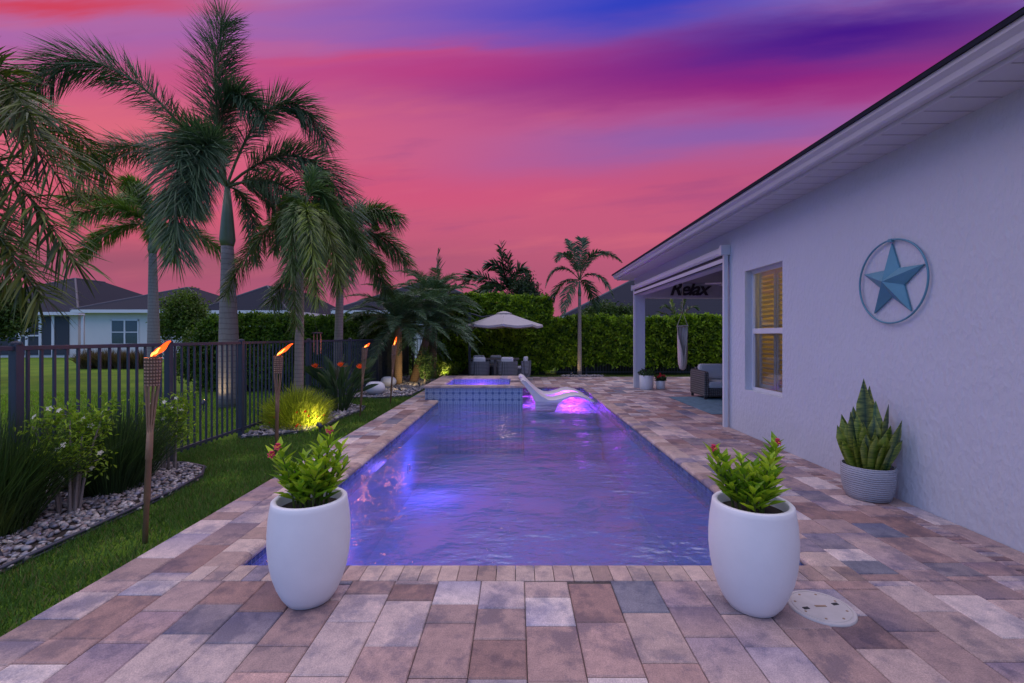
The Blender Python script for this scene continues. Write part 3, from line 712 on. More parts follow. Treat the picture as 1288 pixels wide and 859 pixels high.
def radial(center, n, length, rise, drop, az0=0, jitter=.2, seed=0, azr=None):
    """fronds arching out from a crown"""
    r = random.Random(seed); out = []; c = Vector(center)
    for i in range(n):
        a = az0 + i * 2.399 + r.uniform(-jitter, jitter); k = (i + .5) / n
        el = math.radians(80 - 95 * k + r.uniform(-8, 8)); L = length * r.uniform(.85, 1.1)
        d = Vector((math.cos(a), math.sin(a), 0))
        p1 = c + d * (L * .5 * math.cos(el)) + Vector((0, 0, L * .55 * math.sin(el) + rise))
        p2 = c + d * (L * (.35 + .62 * math.cos(el) ** .5 if math.cos(el) > 0 else .9 * L)) + Vector((0, 0, L * .75 * math.sin(el) - drop * (0.3 + k)))
        out.append((c, p1, p2))
    return out

# big foxtail palm behind the fence
Yp = 9.5
c0 = at(285, 232, Yp)
def fr(a, b, c, ya=0, yb=0, **k): return (c0 + Vector((0, 0, -.05)), at(*b, Yp + ya), at(*c, Yp + yb), dict(**k))
big = [fr(0, (120, -15), (18, 130), -.3, -.8, L=.85, n=300), fr(0, (262, 120), (280, 26), 0, .2, L=1.05, n=300), fr(0, (262, 60), (335, 150), .4, -.2, L=.75, n=260),
       fr(0, (345, 60), (412, 178), .3, .2, L=.80, n=260), fr(0, (400, 130), (448, 300), -.2, -.4, L=.85, n=300), fr(0, (180, 150), (100, 205), .6, 1.0, L=.75, n=240),
       fr(0, (215, 60), (222, 320), -1.8, -2.2, L=.85, n=300), fr(0, (262, 110), (240, 255), -1.6, -2.0, L=.75, n=260), fr(0, (355, 200), (385, 370), .6, .9, L=.75, n=240),
       fr(0, (320, 235), (322, 330), 1.0, 1.4, L=.45, n=130), fr(0, (390, 195), (430, 350), -.6, -.9, L=.75, n=240)]
palm('foxtail_palm', 'tallest palm, bushy arching fronds and thick ringed grey trunk behind the fence', (at(289, 512, Yp).x, Yp, -.03), at(286, 308, Yp), .20, .115, M['trunk'], big, shaft=1.2, bulge=1.12,
     mode='fox', W=.019, droop=.34, rr=.03, c0=(.035, .075, .05), c1=(.09, .16, .085))
# smaller palm left of it
Yb = 15.5; cb = at(190, 285, Yb)
fb = radial(cb, 11, 2.35, .35, .9, .4, seed=3)
palm('foxtail_palm', 'smaller yellow green palm on the neighbour lawn left of the tallest palm', (at(194, 478, Yb).x, Yb, -.03), at(192, 318, Yb), .21, .11, M['trunk'], fb, shaft=.85, mode='fox', n=170, L=.62, W=.03, droop=.5, c0=(.06, .13, .03), c1=(.16, .27, .04))
# palm inside the yard, in the lit bed
Yc = 8.0; cc = at(384, 262, Yc)
def fc(b, c, ya=0, yb=0, **k): return (cc, at(*b, Yc + ya), at(*c, Yc + yb), dict(**k))
palm('foxtail_palm', 'palm with slim trunk and drooping fronds growing in the lit bed inside the fence', (at(375, 525, Yc).x, Yc, -.03), at(378, 335, Yc), .085, .06, M['trunk_slim'],
     [fc((330, 270), (283, 372), -.2, -.5, L=.34, c1=(.12, .17, .04)), fc((360, 230), (372, 410), -.6, -.7, L=.36, n=170), fc((400, 190), (440, 330), .2, .4, L=.4), fc((420, 230), (460, 330), .5, .9, L=.42), fc((385, 240), (400, 380), -.9, -1.0, L=.36, n=150, c1=(.2, .27, .04)),
      fc((410, 250), (428, 365), -.3, -.3, L=.4, n=150, c1=(.2, .26, .04)), fc((370, 215), (345, 315), .8, 1.3, L=.4), fc((395, 190), (405, 240), .3, .6, L=.4)],
     shaft=.9, mode='fox', n=150, W=.018, droop=.6, c0=(.04, .08, .03), c1=(.11, .19, .045), rr=.014)
Yd = 11.5; cd = at(436, 300, Yd)
palm('foxtail_palm', 'palm just beyond the fence with fronds hanging behind the wind chime', (at(424, 497, Yd).x, Yd, -.03), at(428, 350, Yd), .12, .085, M['trunk_slim'],
     radial(cd, 10, 1.7, .25, 1.1, 1.0, seed=8), shaft=.7, mode='fox', n=170, L=.6, W=.024, droop=.6, c0=(.045, .09, .035), c1=(.12, .20, .05))
# left edge palm, near
ce = Vector((-5.9, 4.6, 3.7))
fe = [(ce, at(-30, 60, 4.4), at(78, 230, 4.2), {}), (ce, at(-10, 170, 4.2), at(95, 330, 4.0), {}), (ce, at(0, 90, 5.0), at(120, 235, 5.2), {}), (ce, at(-40, 250, 4.0), at(55, 375, 3.8), {}), (ce, at(-30, 20, 4.4), at(40, 150, 3.9), {}),
      (ce, at(-30, 230, 4.8), at(20, 350, 4.9), {}), (ce, Vector((-7, 5, 5)), Vector((-8, 5.5, 3.6)), {}), (ce, Vector((-6.4, 3.6, 4.8)), Vector((-7, 2.6, 3.4)), {}), (ce, Vector((-6, 5.8, 4.9)), Vector((-6.2, 7, 3.8)), {})]
palm('foxtail_palm', 'palm at the left edge of the photo with broad yellow green leaflets hanging into view', (-6.0, 4.6, -.03), (-5.9, 4.6, 2.9), .17, .12, M['trunk'], fe, shaft=.8, n=75, L=.5, W=.020, droop=.38, mode='fox', c0=(.015, .04, .012), c1=(.11, .14, .02))
# right background palm
Yr = 16.85; crn = at(729, 352, Yr)
fr_r = []
for px1, py1, px2, py2, dy in ((700, 318, 686, 362, 0), (700, 345, 690, 395, .4), (712, 300, 700, 330, -.4), (735, 296, 730, 300, .3), (752, 300, 782, 330, .2), (752, 330, 772, 375, -.4), (742, 350, 752, 395, .5), (716, 350, 708, 398, -.6), (738, 310, 765, 318, -.5), (722, 310, 712, 300, .6)):
    fr_r.append((crn, at(px1, py1, Yr + dy), at(px2, py2, Yr + 1.6 * dy), {}))
palm('slender_palm', 'slender palm with feathery crown standing before the low hedge at the back', (at(729, 471, Yr).x, Yr, -.03), at(729, 372, Yr), .085, .055, M['trunk_slim'], fr_r, shaft=.55, n=95, L=.46, W=.034, droop=.7, c0=(.02, .055, .035), c1=(.06, .12, .06))
# pygmy date palms
def datepalm(label, base, top, n, L, seed, c0=(.04, .08, .045), c1=(.10, .19, .10)):
    return palm('date_palm', label, base, top, .14, .11, M['trunk_rough'], radial(top, n + 10, L, .30, .60, seed * .7, seed=seed), group=None, n=150, L=.36, W=.014, droop=.35, c0=c0, c1=c1, rr=.012)
datepalm('pygmy date palm with upright rough trunk behind the farthest torch', (-3.55, 13.6, -.03), Vector((-3.5, 13.5, 1.78)), 30, 1.75, 2)
datepalm('pygmy date palm with leaning trunk between the spa and the tall hedge', (-3.25, 14.3, -.03), Vector((-2.75, 14.5, 1.72)), 30, 1.85, 5)
datepalm('third pygmy date palm, fullest crown, filling the gap left of the umbrella', (-2.95, 15.9, -.03), Vector((-2.9, 15.9, 2.55)), 26, 1.9, 9)
Ys = 16.6; cs_ = at(548, 390, Ys)
palm('slender_palm', 'thin palm with one upright fan of fronds rising above the date palms', (at(547, 470, Ys).x, Ys, -.03), cs_, .07, .05, M['trunk_slim'],
     [(cs_, at(549, 350, Ys), at(551, 312, Ys), dict(L=.7, n=22, start=.30, droop=.1)), (cs_, at(530, 340, Ys), at(508, 338, Ys + .4), {}), (cs_, at(575, 345, Ys), at(602, 362, Ys - .3), {}), (cs_, at(520, 370, Ys), at(490, 395, Ys), {}), (cs_, at(570, 370, Ys + .3), at(590, 400, Ys), {})],
     n=40, L=.5, W=.05, droop=.5, c0=(.035, .06, .045), c1=(.06, .10, .06))

# far palms and trees beyond the hedge
Yf = 26; cf = at(640, 372, Yf)
palm('feather_palm', 'far palm with ragged upright fronds rising behind the tall hedge', (cf.x, Yf, 0), at(640, 385, Yf), .16, .13, M['trunk'],
     [(cf, at(600, 335, Yf), at(585, 350, Yf), {}), (cf, at(622, 340, Yf), at(605, 368, Yf), {}), (cf, at(634, 350, Yf), at(630, 306, Yf), {}), (cf, at(640, 330, Yf), at(612, 332, Yf), {}), (cf, at(650, 330, Yf), at(660, 340, Yf), {}), (cf, at(645, 350, Yf), at(638, 320, Yf), {}), (cf, at(620, 355, Yf - 1), at(595, 372, Yf - 1), {}), (cf, at(660, 345, Yf), at(672, 370, Yf), {})],
     n=34, L=.75, W=.12, droop=.5, mode='fox', c0=(.03, .05, .03), c1=(.055, .09, .045))
def tree(name, label, cat, base, h0, blobs, n, leaf=.12, c0=(.03, .06, .015), c1=(.08, .13, .025), group=None, stems=3):
    """blobs: list of (centre offset, radii)"""
    base = Vector(base); t = thing(name, label, cat, tuple(base), group); r = random.Random(n)
    s = MB(); hub = Vector((0, 0, h0))
    s.tube([(0, 0, 0), (.02, 0, h0 * .5), tuple(hub)], [.05 * h0 + .02, .04 * h0 + .02, .03 * h0 + .015], 8)
    for c, rad in blobs:
        c = Vector(c); s.tube([tuple(hub * .8), tuple((hub + c) / 2 + Vector((0, 0, .1))), tuple(c)], [.03 * h0 + .01, .02, .01], 6)
    s.build('trunk', M['bark'], t, smooth=True)
    cr_ = MB(); tot = sum(rd[0] * rd[1] * rd[2] for _, rd in blobs)
    for c, rad in blobs:
        k = max(30, int(n * rad[0] * rad[1] * rad[2] / tot)); kc = max(5, k // 14)
        d = rnd_unit(kc); rr = (RNG.random((kc, 1)) ** .33) * (.75 + .35 * RNG.random((kc, 1))); cen = np.array(c) + d * rr * np.array(rad)
        idx = RNG.integers(0, kc, k); P = cen[idx] + RNG.normal(size=(k, 3)) * leaf * .75
        out = (P - np.array(c)); Nn = out / (np.linalg.norm(out, axis=1, keepdims=True) + 1e-6) + np.array([0, 0, .5]) + RNG.normal(size=(k, 3)) * .5
        tone = colvar(kc, c0, c1, .15)[idx] * (1 + RNG.normal(size=(k, 1)) * .15)
        cr_.leaves(P, rnd_unit(k), Nn, leaf * (.7 + .6 * RNG.random(k)), leaf * .5, np.clip(tone, .004, 1))
    cr_.build('crown', M['leaf'], t)
    return t
tree('broadleaf_tree', 'round dark tree rising behind the tall hedge right of the ragged far palm', 'tree', (at(660, 440, 25).x, 25, 0), 2.4, [((0, 0, 3.9), (.75, .7, 1.0)), ((.5, 0, 3.4), (.6, .6, .8)), ((-.5, 0, 3.3), (.5, .5, .7))], 5000, .15, (.02, .04, .02), (.045, .075, .03))
tree('broadleaf_tree', 'small round green tree on the neighbour lawn right of the smaller palm', 'tree', (at(232, 449, 20).x, 20, 0), 1.5, [((0, 0, 2.4), (1.0, .9, 1.0)), ((-.5, 0, 1.9), (.7, .7, .7)), ((.5, -.2, 1.9), (.8, .7, .7)), ((.1, 0, 3.0), (.6, .6, .5))], 9000, .14, (.035, .075, .012), (.12, .19, .03))
tree('broadleaf_tree', 'dark green tree at the left edge in front of the screened porch', 'tree', (at(-8, 460, 15).x, 15, 0), 1.4, [((0, 0, 2.3), (1.0, .9, .9)), ((.6, 0, 1.9), (.55, .6, .6)), ((-.7, 0, 2.0), (.8, .7, .8)), ((.2, 0, 2.9), (.5, .5, .4))], 9000, .13, (.02, .05, .012), (.07, .12, .02))
tree('broadleaf_tree', 'leafy tree behind the low hedge, left of the covered patio', 'tree', (at(765, 440, 21).x, 21, 0), 1.6, [((0, 0, 2.4), (1.1, .8, .65)), ((-.8, 0, 2.2), (.7, .6, .6)), ((.8, 0, 2.2), (.7, .6, .6))], 8000, .13, (.02, .05, .012), (.07, .12, .02))
Yz = 18.6; cz = at(855, 408, Yz)
palm('short_palm', 'small bright green palm sprouting behind the hedge seen through the patio', (cz.x, Yz, 0), cz, .09, .07, M['trunk_slim'],
     [(cz, at(832, 385, Yz), at(823, 400, Yz), {}), (cz, at(840, 378, Yz), at(832, 388, Yz), {}), (cz, at(845, 390, Yz), at(843, 373, Yz), dict(c0=(.14, .22, .03), c1=(.18, .28, .04))), (cz, at(868, 378, Yz), at(878, 390, Yz), {}), (cz, at(872, 388, Yz), at(885, 404, Yz), {}), (cz, at(860, 380, Yz), at(862, 375, Yz), {})],
     n=30, L=.4, W=.05, droop=.5, c0=(.03, .07, .03), c1=(.06, .12, .04))

# hedges
def hedge(label, x0, x1, y0, y1, z0, z1, n, leaf, c0, c1, group='clipped hedges', rnd=.25, name='hedge'):
    t = thing(name, label, 'hedge', ((x0 + x1) / 2, (y0 + y1) / 2, 0), group); cx, cy = (x0 + x1) / 2, (y0 + y1) / 2
    s = MB(); hx, hy = (x1 - x0) / 2, (y1 - y0) / 2; k = .22
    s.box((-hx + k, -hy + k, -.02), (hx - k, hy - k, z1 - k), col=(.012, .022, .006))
    A = [(2 * hx * (z1 - z0), 0), (2 * hx * 2 * hy, 1), (2 * hy * (z1 - z0), 2), (2 * hy * (z1 - z0), 3)]; tot = sum(a for a, _ in A)
    for a, w_ in A:
        m = int(n * a / tot); u = RNG.random(m) * 2 - 1; v = RNG.random(m); d = np.abs(RNG.normal(size=m)) * .10
        if w_ == 0: P = np.stack([u * hx, -hy + d, z0 + v * (z1 - z0)], 1); Nn = np.array([0, -1, .5])
        elif w_ == 1: P = np.stack([u * hx, (v * 2 - 1) * hy, z1 - d + np.where(RNG.random(m) < .25, RNG.random(m) * .10, 0)], 1); Nn = np.array([0, -.3, 1.0])
        elif w_ == 2: P = np.stack([-hx + d, u * hy, z0 + v * (z1 - z0)], 1); Nn = np.array([-1, 0, .5])
        else: P = np.stack([hx - d, u * hy, z0 + v * (z1 - z0)], 1); Nn = np.array([1, 0, .5])
        # soft bulges and rounded shoulders
        bul = np.sin(P[:, 0] * 2.1 + 1) * np.sin(P[:, 2] * 2.7) * .06 + np.sin(P[:, 0] * 5.3) * .03
        P[:, 1] -= bul; P[:, 2] += np.sin(P[:, 0] * 1.7 + 2) * .05 + np.sin(P[:, 0] * 6.1) * .03 + RNG.normal(size=m) * .025
        sh_ = np.clip((P[:, 2] - (z1 - rnd)) / rnd, 0, 1) ** 2 * rnd * .5; P[:, 1] += np.where(P[:, 1] < 0, sh_, 0)
        edge = np.clip((np.abs(P[:, 0]) - (hx - rnd)) / rnd, 0, 1) ** 2 * rnd; P[:, 2] -= np.where(P[:, 2] > z1 - .4, edge * .8, 0)
        clump = (np.sin(P[:, 0] * 9 + P[:, 2] * 4) * np.sin(P[:, 2] * 8 - P[:, 0] * 3) * .35 + RNG.normal(size=m) * .3 + .5)[:, None]; clump = np.clip(clump, 0, 1)
        col = np.array(c0) * (1 - clump) + np.array(c1) * clump
        D = Nn * .4 + np.array([0, 0, .25]) + rnd_unit(m)
        s.leaves(P, D, Nn + RNG.normal(size=(m, 3)) * .45, leaf * (.7 + .6 * RNG.random(m)), leaf * .55, np.clip(col * (1 + RNG.normal(size=(m, 1)) * .12), .004, 1))
    s.build('foliage', M['leaf'], t)
    st = MB(); r = random.Random(int(n))
    for i in range(int((x1 - x0) * 2.2) + 2):
        x = r.uniform(-hx + .1, hx - .1); y = r.uniform(-hy * .4, hy * .5); st.tube([(x, y, -.02), (x + r.uniform(-.08, .08), y, z0 + .3)], [.03, .02], 6)
    st.build('stems', M['bark'], t)
    return t
HC0, HC1 = (.018, .06, .006), (.24, .38, .02)  # hedge leaf tones; the bright end puts gloss highlights into the colour
hedge('tallest clipped green hedge behind the umbrella and dining set', -3.4, 1.30, 17.15, 18.6, .18, 2.95, 24000, .15, HC0, HC1)
hedge('long low clipped hedge at the back, right of the tall hedge', 1.32, 13, 17.2, 18.5, .34, 2.12, 36000, .15, HC0, HC1)
hedge('clipped hedge beyond the fence behind the tallest palm trunk', -8.4, -4.5, 12.0, 13.0, .05, 1.93, 22000, .11, (.025, .07, .01), (.15, .26, .03))
hedge('narrow clipped hedge running along the outside of the far fence', -5.4, -4.25, 13.2, 19.0, .05, 2.0, 14000, .12, (.02, .05, .01), (.08, .15, .02))
tree('broadleaf_shrub', 'loose rounded shrub at the left end of the hedge beyond the fence', 'shrub', (at(258, 490, 12.2).x, 12.2, 0), .5, [((0, 0, 1.15), (.7, .5, .7)), ((-.4, 0, .8), (.5, .45, .6)), ((.5, 0, 1.1), (.5, .4, .6))], 5000, .1, (.03, .07, .012), (.11, .18, .025))

# ------------------------------------------------------------------ fence
def picket_mesh():
    s = MB(); s.box((-.0095, -.0095, .05), (.0095, .0095, 1.335)); return s
FXX = -4.05
def fence(label, pts_posts, origin, along, group='black metal fences', zoff=0):
    t = thing('metal_fence', label, 'fence', origin, group); ax = Vector(along)
    L0, L1 = pts_posts[0], pts_posts[-1]
    def rail(n, z0, z1, w_):
        s = MB(); a = ax * L0; b = ax * L1; px = Vector((ax.y, -ax.x, 0)) * w_
        s.box((min(a.x, b.x) - abs(px.x), min(a.y, b.y) - abs(px.y), z0), (max(a.x, b.x) + abs(px.x), max(a.y, b.y) + abs(px.y), z1)); s.build(n, M['black_metal'], t, bevel=.003)
    rail('top_rail', 1.335, 1.372, .018); rail('bottom_rail', .075, .11, .016)
    for p in pts_posts:
        s = MB(); s.box((-.032, -.032, -.05), (.032, .032, 1.385)); s.lathe([(.05, 1.385), (.05, 1.40), (0, 1.415)], 4)
        o = s.build('post', M['black_metal'], t, bevel=.003); o.location = ax * p
    n = int((L1 - L0) / .108); pk = []
    allp = [L0 + (i + .5) * (L1 - L0) / n for i in range(n)]
    allp = [p for p in allp if min(abs(p - q) for q in pts_posts) > .05]
    first = None
    for i, p in enumerate(allp[:98]):
        if first is None: first = picket_mesh().build('picket', M['black_metal'], t); o = first
        else: o = first.copy(); COL.objects.link(o); o.parent = t
        o.location = ax * p
    if len(allp) > 98:
        s = MB()
        for p in allp[98:]:
            q = ax * p; s.box((q.x - .0095, q.y - .0095, .05), (q.x + .0095, q.y + .0095, 1.335))
        o = s.build('picket', M['black_metal'], t); o['kind'] = 'stuff'
    return t
fence('black metal picket fence along the lawn on the left', [0, 1.6, 3.22, 4.62, 6.8, 9.0, 11.2, 13.4, 14.9], (FXX, 2.10, 0), (0, 1, 0))
fence('low black metal fence hidden at the foot of the back hedge', [0, 2.2, 4.4, 6.6, 8.8, 11.0], (-3.95, 17.42, 0), (1, 0, 0))
fence('black metal fence under the low hedge behind the patio', [0, 2.2, 4.4], (7.2, 17.42, 0), (1, 0, 0))

# ------------------------------------------------------------------ pebble beds
def pebbles(label, poly, n, size, z=-.01, seed=1, edge=None):
    r = np.random.default_rng(seed); xs = [p[0] for p in poly]; ys = [p[1] for p in poly]
    def inside(P):
        c = np.zeros(len(P), bool); j = len(poly) - 1
        for i in range(len(poly)):
            (xi, yi), (xj, yj) = poly[i], poly[j]
            c ^= ((yi > P[:, 1]) != (yj > P[:, 1])) & (P[:, 0] < (xj - xi) * (P[:, 1] - yi) / (yj - yi + 1e-12) + xi); j = i
        return c
    P = np.stack([r.uniform(min(xs), max(xs), n * 4), r.uniform(min(ys), max(ys), n * 4)], 1); P = P[inside(P)][:n]; n = len(P)
    # icosphere template
    import bmesh
    b = bmesh.new(); bmesh.ops.create_icosphere(b, subdivisions=2 if size > .03 else 1, radius=1); b.verts.ensure_lookup_table()
    tv = np.array([v.co[:] for v in b.verts]); tf = np.array([[v.index for v in f.verts] for f in b.faces]); b.free(); k = len(tv)
    sc = size * (.55 + .75 * r.random((n, 1, 1)) ** 1.5) * np.stack([np.ones(n), .6 + .35 * r.random(n), .38 + .3 * r.random(n)], 1)[:, None, :]
    a = r.random(n) * 2 * PI; ca, sa = np.cos(a), np.sin(a); v = tv[None] * sc * (1 + .07 * r.normal(size=(n, k, 1)))
    tilt = r.normal(size=(n, 1)) * .35; zt = v[:, :, 2] + v[:, :, 0] * tilt
    X = v[:, :, 0] * ca[:, None] - v[:, :, 1] * sa[:, None] + P[:, 0:1]; Y = v[:, :, 0] * sa[:, None] + v[:, :, 1] * ca[:, None] + P[:, 1:2]
    Z = zt + z + r.random((n, 1)) * size * .9
    pal = np.array([(.20, .19, .20), (.34, .32, .32), (.12, .13, .16), (.24, .19, .18), (.45, .42, .40), (.22, .22, .27), (.31, .28, .26)])
    col = pal[r.integers(0, len(pal), n)] * (.8 + .4 * r.random((n, 1)))
    m = MB(); m.raw(np.stack([X, Y, Z], 2).reshape(-1, 3), (tf[None] + np.arange(n)[:, None, None] * k).reshape(-1, 3), np.repeat(col, k, 0))
    o = m.build('pebbles', M['pebble'], smooth=True); tag(o, label, 'pebbles', kind='stuff')
    s = MB(); s.prism(poly, ZG + .002, z + .006, 'z'); struct(s.build('pebble_bed', M['soil']))
    if edge:
        s = MB(); s.tube([(x, y, .012) for x, y in edge], .014, 6); s.tube([(x, y, -.015) for x, y in edge], .01, 6); e = s.build('bed_edging', M['black_metal'], smooth=True); return tag(e, 'black plastic edging round the ' + label.split(' in ')[-1] if False else None, 'bed edging')
bed1 = [(-3.19, 1.2), (-3.20, 2.5), (-3.21, 4.3), (-3.27, 4.75), (-3.45, 5.05), (-3.75, 5.2), (-4.5, 5.25), (-4.9, 4.5), (-4.95, 1.2)]
e = pebbles('grey and tan river pebbles round the flowering shrubs by the near fence', bed1, 6500, .027, seed=3, edge=bed1[:7]); e['label'] = 'black edging of the near pebble bed beside the closest torch'
bed2 = [(-3.95, 6.55), (-3.6, 6.65), (-3.3, 6.95), (-3.1, 7.5), (-3.12, 8.3), (-3.02, 8.9), (-3.12, 9.4), (-3.6, 9.7), (-4.02, 9.7), (-4.02, 6.6)]
e = pebbles('pebbles under the floodlit grassy bush and bird of paradise', bed2, 1300, .035, seed=4, edge=bed2[:8]); e['label'] = 'black edging curving round the floodlit bush bed'
bed3 = [(-4.0, 10.75), (-3.2, 10.8), (-2.6, 11.2), (-2.56, 12.6), (-2.6, 15.2), (-3.9, 16.4), (-4.02, 16.4)]
e = pebbles('pebbles round the white orb pots and date palms beside the spa', bed3, 2400, .042, seed=5, edge=bed3[:5]); e['label'] = 'black edging of the pebble bed beside the spa'
bed4 = [(1.7, 16.45), (3.1, 16.45), (3.2, 16.8), (2.9, 17.0), (1.8, 17.0), (1.6, 16.8)]
pebbles('small patch of grey pebbles at the foot of the slender palm', bed4, 420, .04, seed=6)

# ------------------------------------------------------------------ grass
def grass(label, rects, dens, h, w_, excl, c0, c1, seed):
    m = MB()
    for x0, x1, y0, y1 in rects:
        n = int((x1 - x0) * (y1 - y0) * dens); P = np.stack([RNG.uniform(x0, x1, n), RNG.uniform(y0, y1, n), np.full(n, ZG)], 1)
        keep = np.ones(n, bool)
        for poly in excl:
            c = np.zeros(n, bool); j = len(poly) - 1
            for i in range(len(poly)):
                (xi, yi), (xj, yj) = poly[i], poly[j]; c ^= ((yi > P[:, 1]) != (yj > P[:, 1])) & (P[:, 0] < (xj - xi) * (P[:, 1] - yi) / (yj - yi + 1e-12) + xi); j = i
            keep &= ~c
        thin = np.sin(P[:, 0] * 5 + np.sin(P[:, 1] * 3)) * np.sin(P[:, 1] * 4.3 + P[:, 0]) ; keep &= RNG.random(n) > np.clip(thin * .7, 0, .65)
        P = P[keep]; n = len(P); th = thin[keep]
        D = np.stack([RNG.normal(size=n) * .55, RNG.normal(size=n) * .55, np.ones(n)], 1); a = RNG.random(n) * 2 * PI; S = np.stack([np.cos(a), np.sin(a), np.zeros(n)], 1)
        L = h * (.5 + .8 * RNG.random(n)) * (1 - .25 * th); D /= np.linalg.norm(D, axis=1, keepdims=True)
        v = np.stack([P - S * w_ / 2, P + S * w_ / 2, P + D * L[:, None]], 1).reshape(-1, 3); col = colvar(n, c0, c1, .2)
        dry = RNG.random(n) < .10; col[dry] = (.16, .13, .06)
        m.raw(v, np.arange(n * 3).reshape(-1, 3), np.repeat(col, 3, 0))
    return tag(m.build('lawn_grass', M['grass']), label, 'grass', kind='stuff')
beds = [bed1, bed2, bed3, bed4]
grass('short dark green lawn between the fence and the paved edge', [(-4.3, XL - .005, 1.2, 6.5)], 9000, .055, .006, beds, (.03, .085, .012), (.09, .19, .03), 1)
grass('lawn farther along between the fence beds and the paving', [(-4.1, XL - .005, 6.5, 17)], 3800, .06, .009, beds, (.03, .085, .012), (.09, .19, .03), 2)
grass('neighbour lawn beyond the fence', [(-13, -4.3, 2.2, 12)], 950, .07, .014, beds, (.10, .22, .015), (.24, .38, .03), 3)
grass('thin grass strip between the terrace and the back hedge', [(-2.6, 9, 16.42, 17.3)], 700, .07, .014, beds, (.04, .08, .012), (.10, .14, .03), 4)

# ------------------------------------------------------------------ ornamental plants
def tuft(label, loc, n, h, spread, c0, c1, w_=.007, name='fountain_grass', cat='ornamental grass', group=None, droop=.35):
    m = MB(); a = RNG.random(n) * 2 * PI; r0 = RNG.random(n) ** .7 * spread * .35; P = np.stack([np.cos(a) * r0, np.sin(a) * r0, np.zeros(n)], 1)
    k = RNG.random(n); D = np.stack([np.cos(a) * k * .55, np.sin(a) * k * .55, np.ones(n)], 1) + RNG.normal(size=(n, 3)) * .06
    S = np.stack([-np.sin(a), np.cos(a), np.zeros(n)], 1) + RNG.normal(size=(n, 3)) * .4
    G = np.stack([np.cos(a) * droop * k, np.sin(a) * droop * k, -droop * k * 1.5], 1)
    m.blades(P, D, S, G, h * (.6 + .5 * RNG.random(n)), w_, colvar(n, c0, c1, .2))
    o = m.build(name, M['grass'], loc=loc); return tag(o, label, cat, group)
tuft('tall dark fountain grass clump at the left edge of the near bed', (-3.95, 3.35, -.02), 2600, 1.05, .8, (.015, .04, .012), (.045, .09, .02))
tuft('dark fountain grass clump between the two white flowering shrubs', (-3.86, 4.35, -.02), 2400, .92, .75, (.015, .04, .014), (.045, .09, .025))
for i, (px, lab) in enumerate(((112, 'dry brown grass clump under the neighbour window, leftmost'), (134, 'dry brown grass clump, second from the left on the neighbour lawn'), (156, 'dry brown grass clump, third from the left on the neighbour lawn'), (178, 'dry brown grass clump nearest the smaller palm trunk'))):
    Yq = 21; tuft(lab, (at(px, 470, Yq).x, Yq, -.02), 900, 1.0, .9, (.06, .045, .025), (.13, .09, .05), .025, group='dry grass clumps on the neighbour lawn')

def flower_mb(mb, p, size, col, n=5, N=Vector((0, 0, 1)), center=(.5, .35, .05)):
    N = Vector(N).normalized(); a = N.orthogonal().normalized(); b = N.cross(a)
    P = []; D = []; 
    for k in range(n):
        an = 2 * PI * k / n; D.append(a * math.cos(an) + b * math.sin(an) + N * .25); P.append(p)
    mb.leaves(np.array([list(x) for x in P]), np.array([list(x) for x in D]), np.array([list(N)] * n), size, size * .75, col)
def shrub(label, loc, stems, h, spread, nleaf, nflower, seed):
    t = thing('flowering_shrub', label, 'flowering shrub', loc); r = random.Random(seed); s = MB(); tips = []
    for i in range(stems):
        a = r.random() * 2 * PI; q = Vector((math.cos(a), math.sin(a), 0)); p0 = q * .06; p1 = q * spread * .35 + Vector((0, 0, h * .45)); p2 = q * spread * r.uniform(.4, .9) + Vector((0, 0, h * r.uniform(.75, 1)))
        C = bez(np.array(p0), np.array(p1), np.array(p2), np.linspace(0, 1, 8)); s.tube([tuple(c) for c in C], list(np.linspace(.014, .004, 8)), 6)
        for j in range(7):
            k = r.uniform(.42, 1); c = bez(np.array(p0), np.array(p1), np.array(p2), [k])[0]; e_ = c + np.array([r.gauss(0, .5), r.gauss(0, .5), r.uniform(0, .7)]) * spread * .45
            s.tube([tuple(c), tuple(e_)], [.004, .002], 4); tips.append(e_)
    s.build('stems', M['bark'], t)
    T_ = np.array(tips); m = MB(); idx = RNG.integers(0, len(T_), nleaf); P = T_[idx] + RNG.normal(size=(nleaf, 3)) * .045
    m.leaves(P, rnd_unit(nleaf) + np.array([0, 0, .4]), rnd_unit(nleaf) * .7 + np.array([0, 0, 1]), .035 + .025 * RNG.random(nleaf), .02, colvar(nleaf, (.07, .17, .012), (.30, .44, .03), .2))
    m.build('foliage', M['leaf'], t)
    for i in range(nflower):
        k = T_[r.randrange(len(T_))]; q = Vector(k) + Vector((r.gauss(0, .03), -abs(r.gauss(0, .06)), r.uniform(.01, .06))); f = MB()
        flower_mb(f, Vector((0, 0, 0)), .028, (.75, .74, .72), 5, Vector((r.gauss(0, .4), -.7, .6))); o = f.build('flower', M['petal'], t); o.location = q
    return t
shrub('white flowering shrub with bare twisted stems, nearest the camera', (-3.70, 3.78, -.02), 8, .86, .25, 1700, 15, 4)
shrub('white flowering shrub right of the nearest torch, against the fence', (-3.80, 5.0, -.02), 7, .88, .2, 1500, 14, 9)

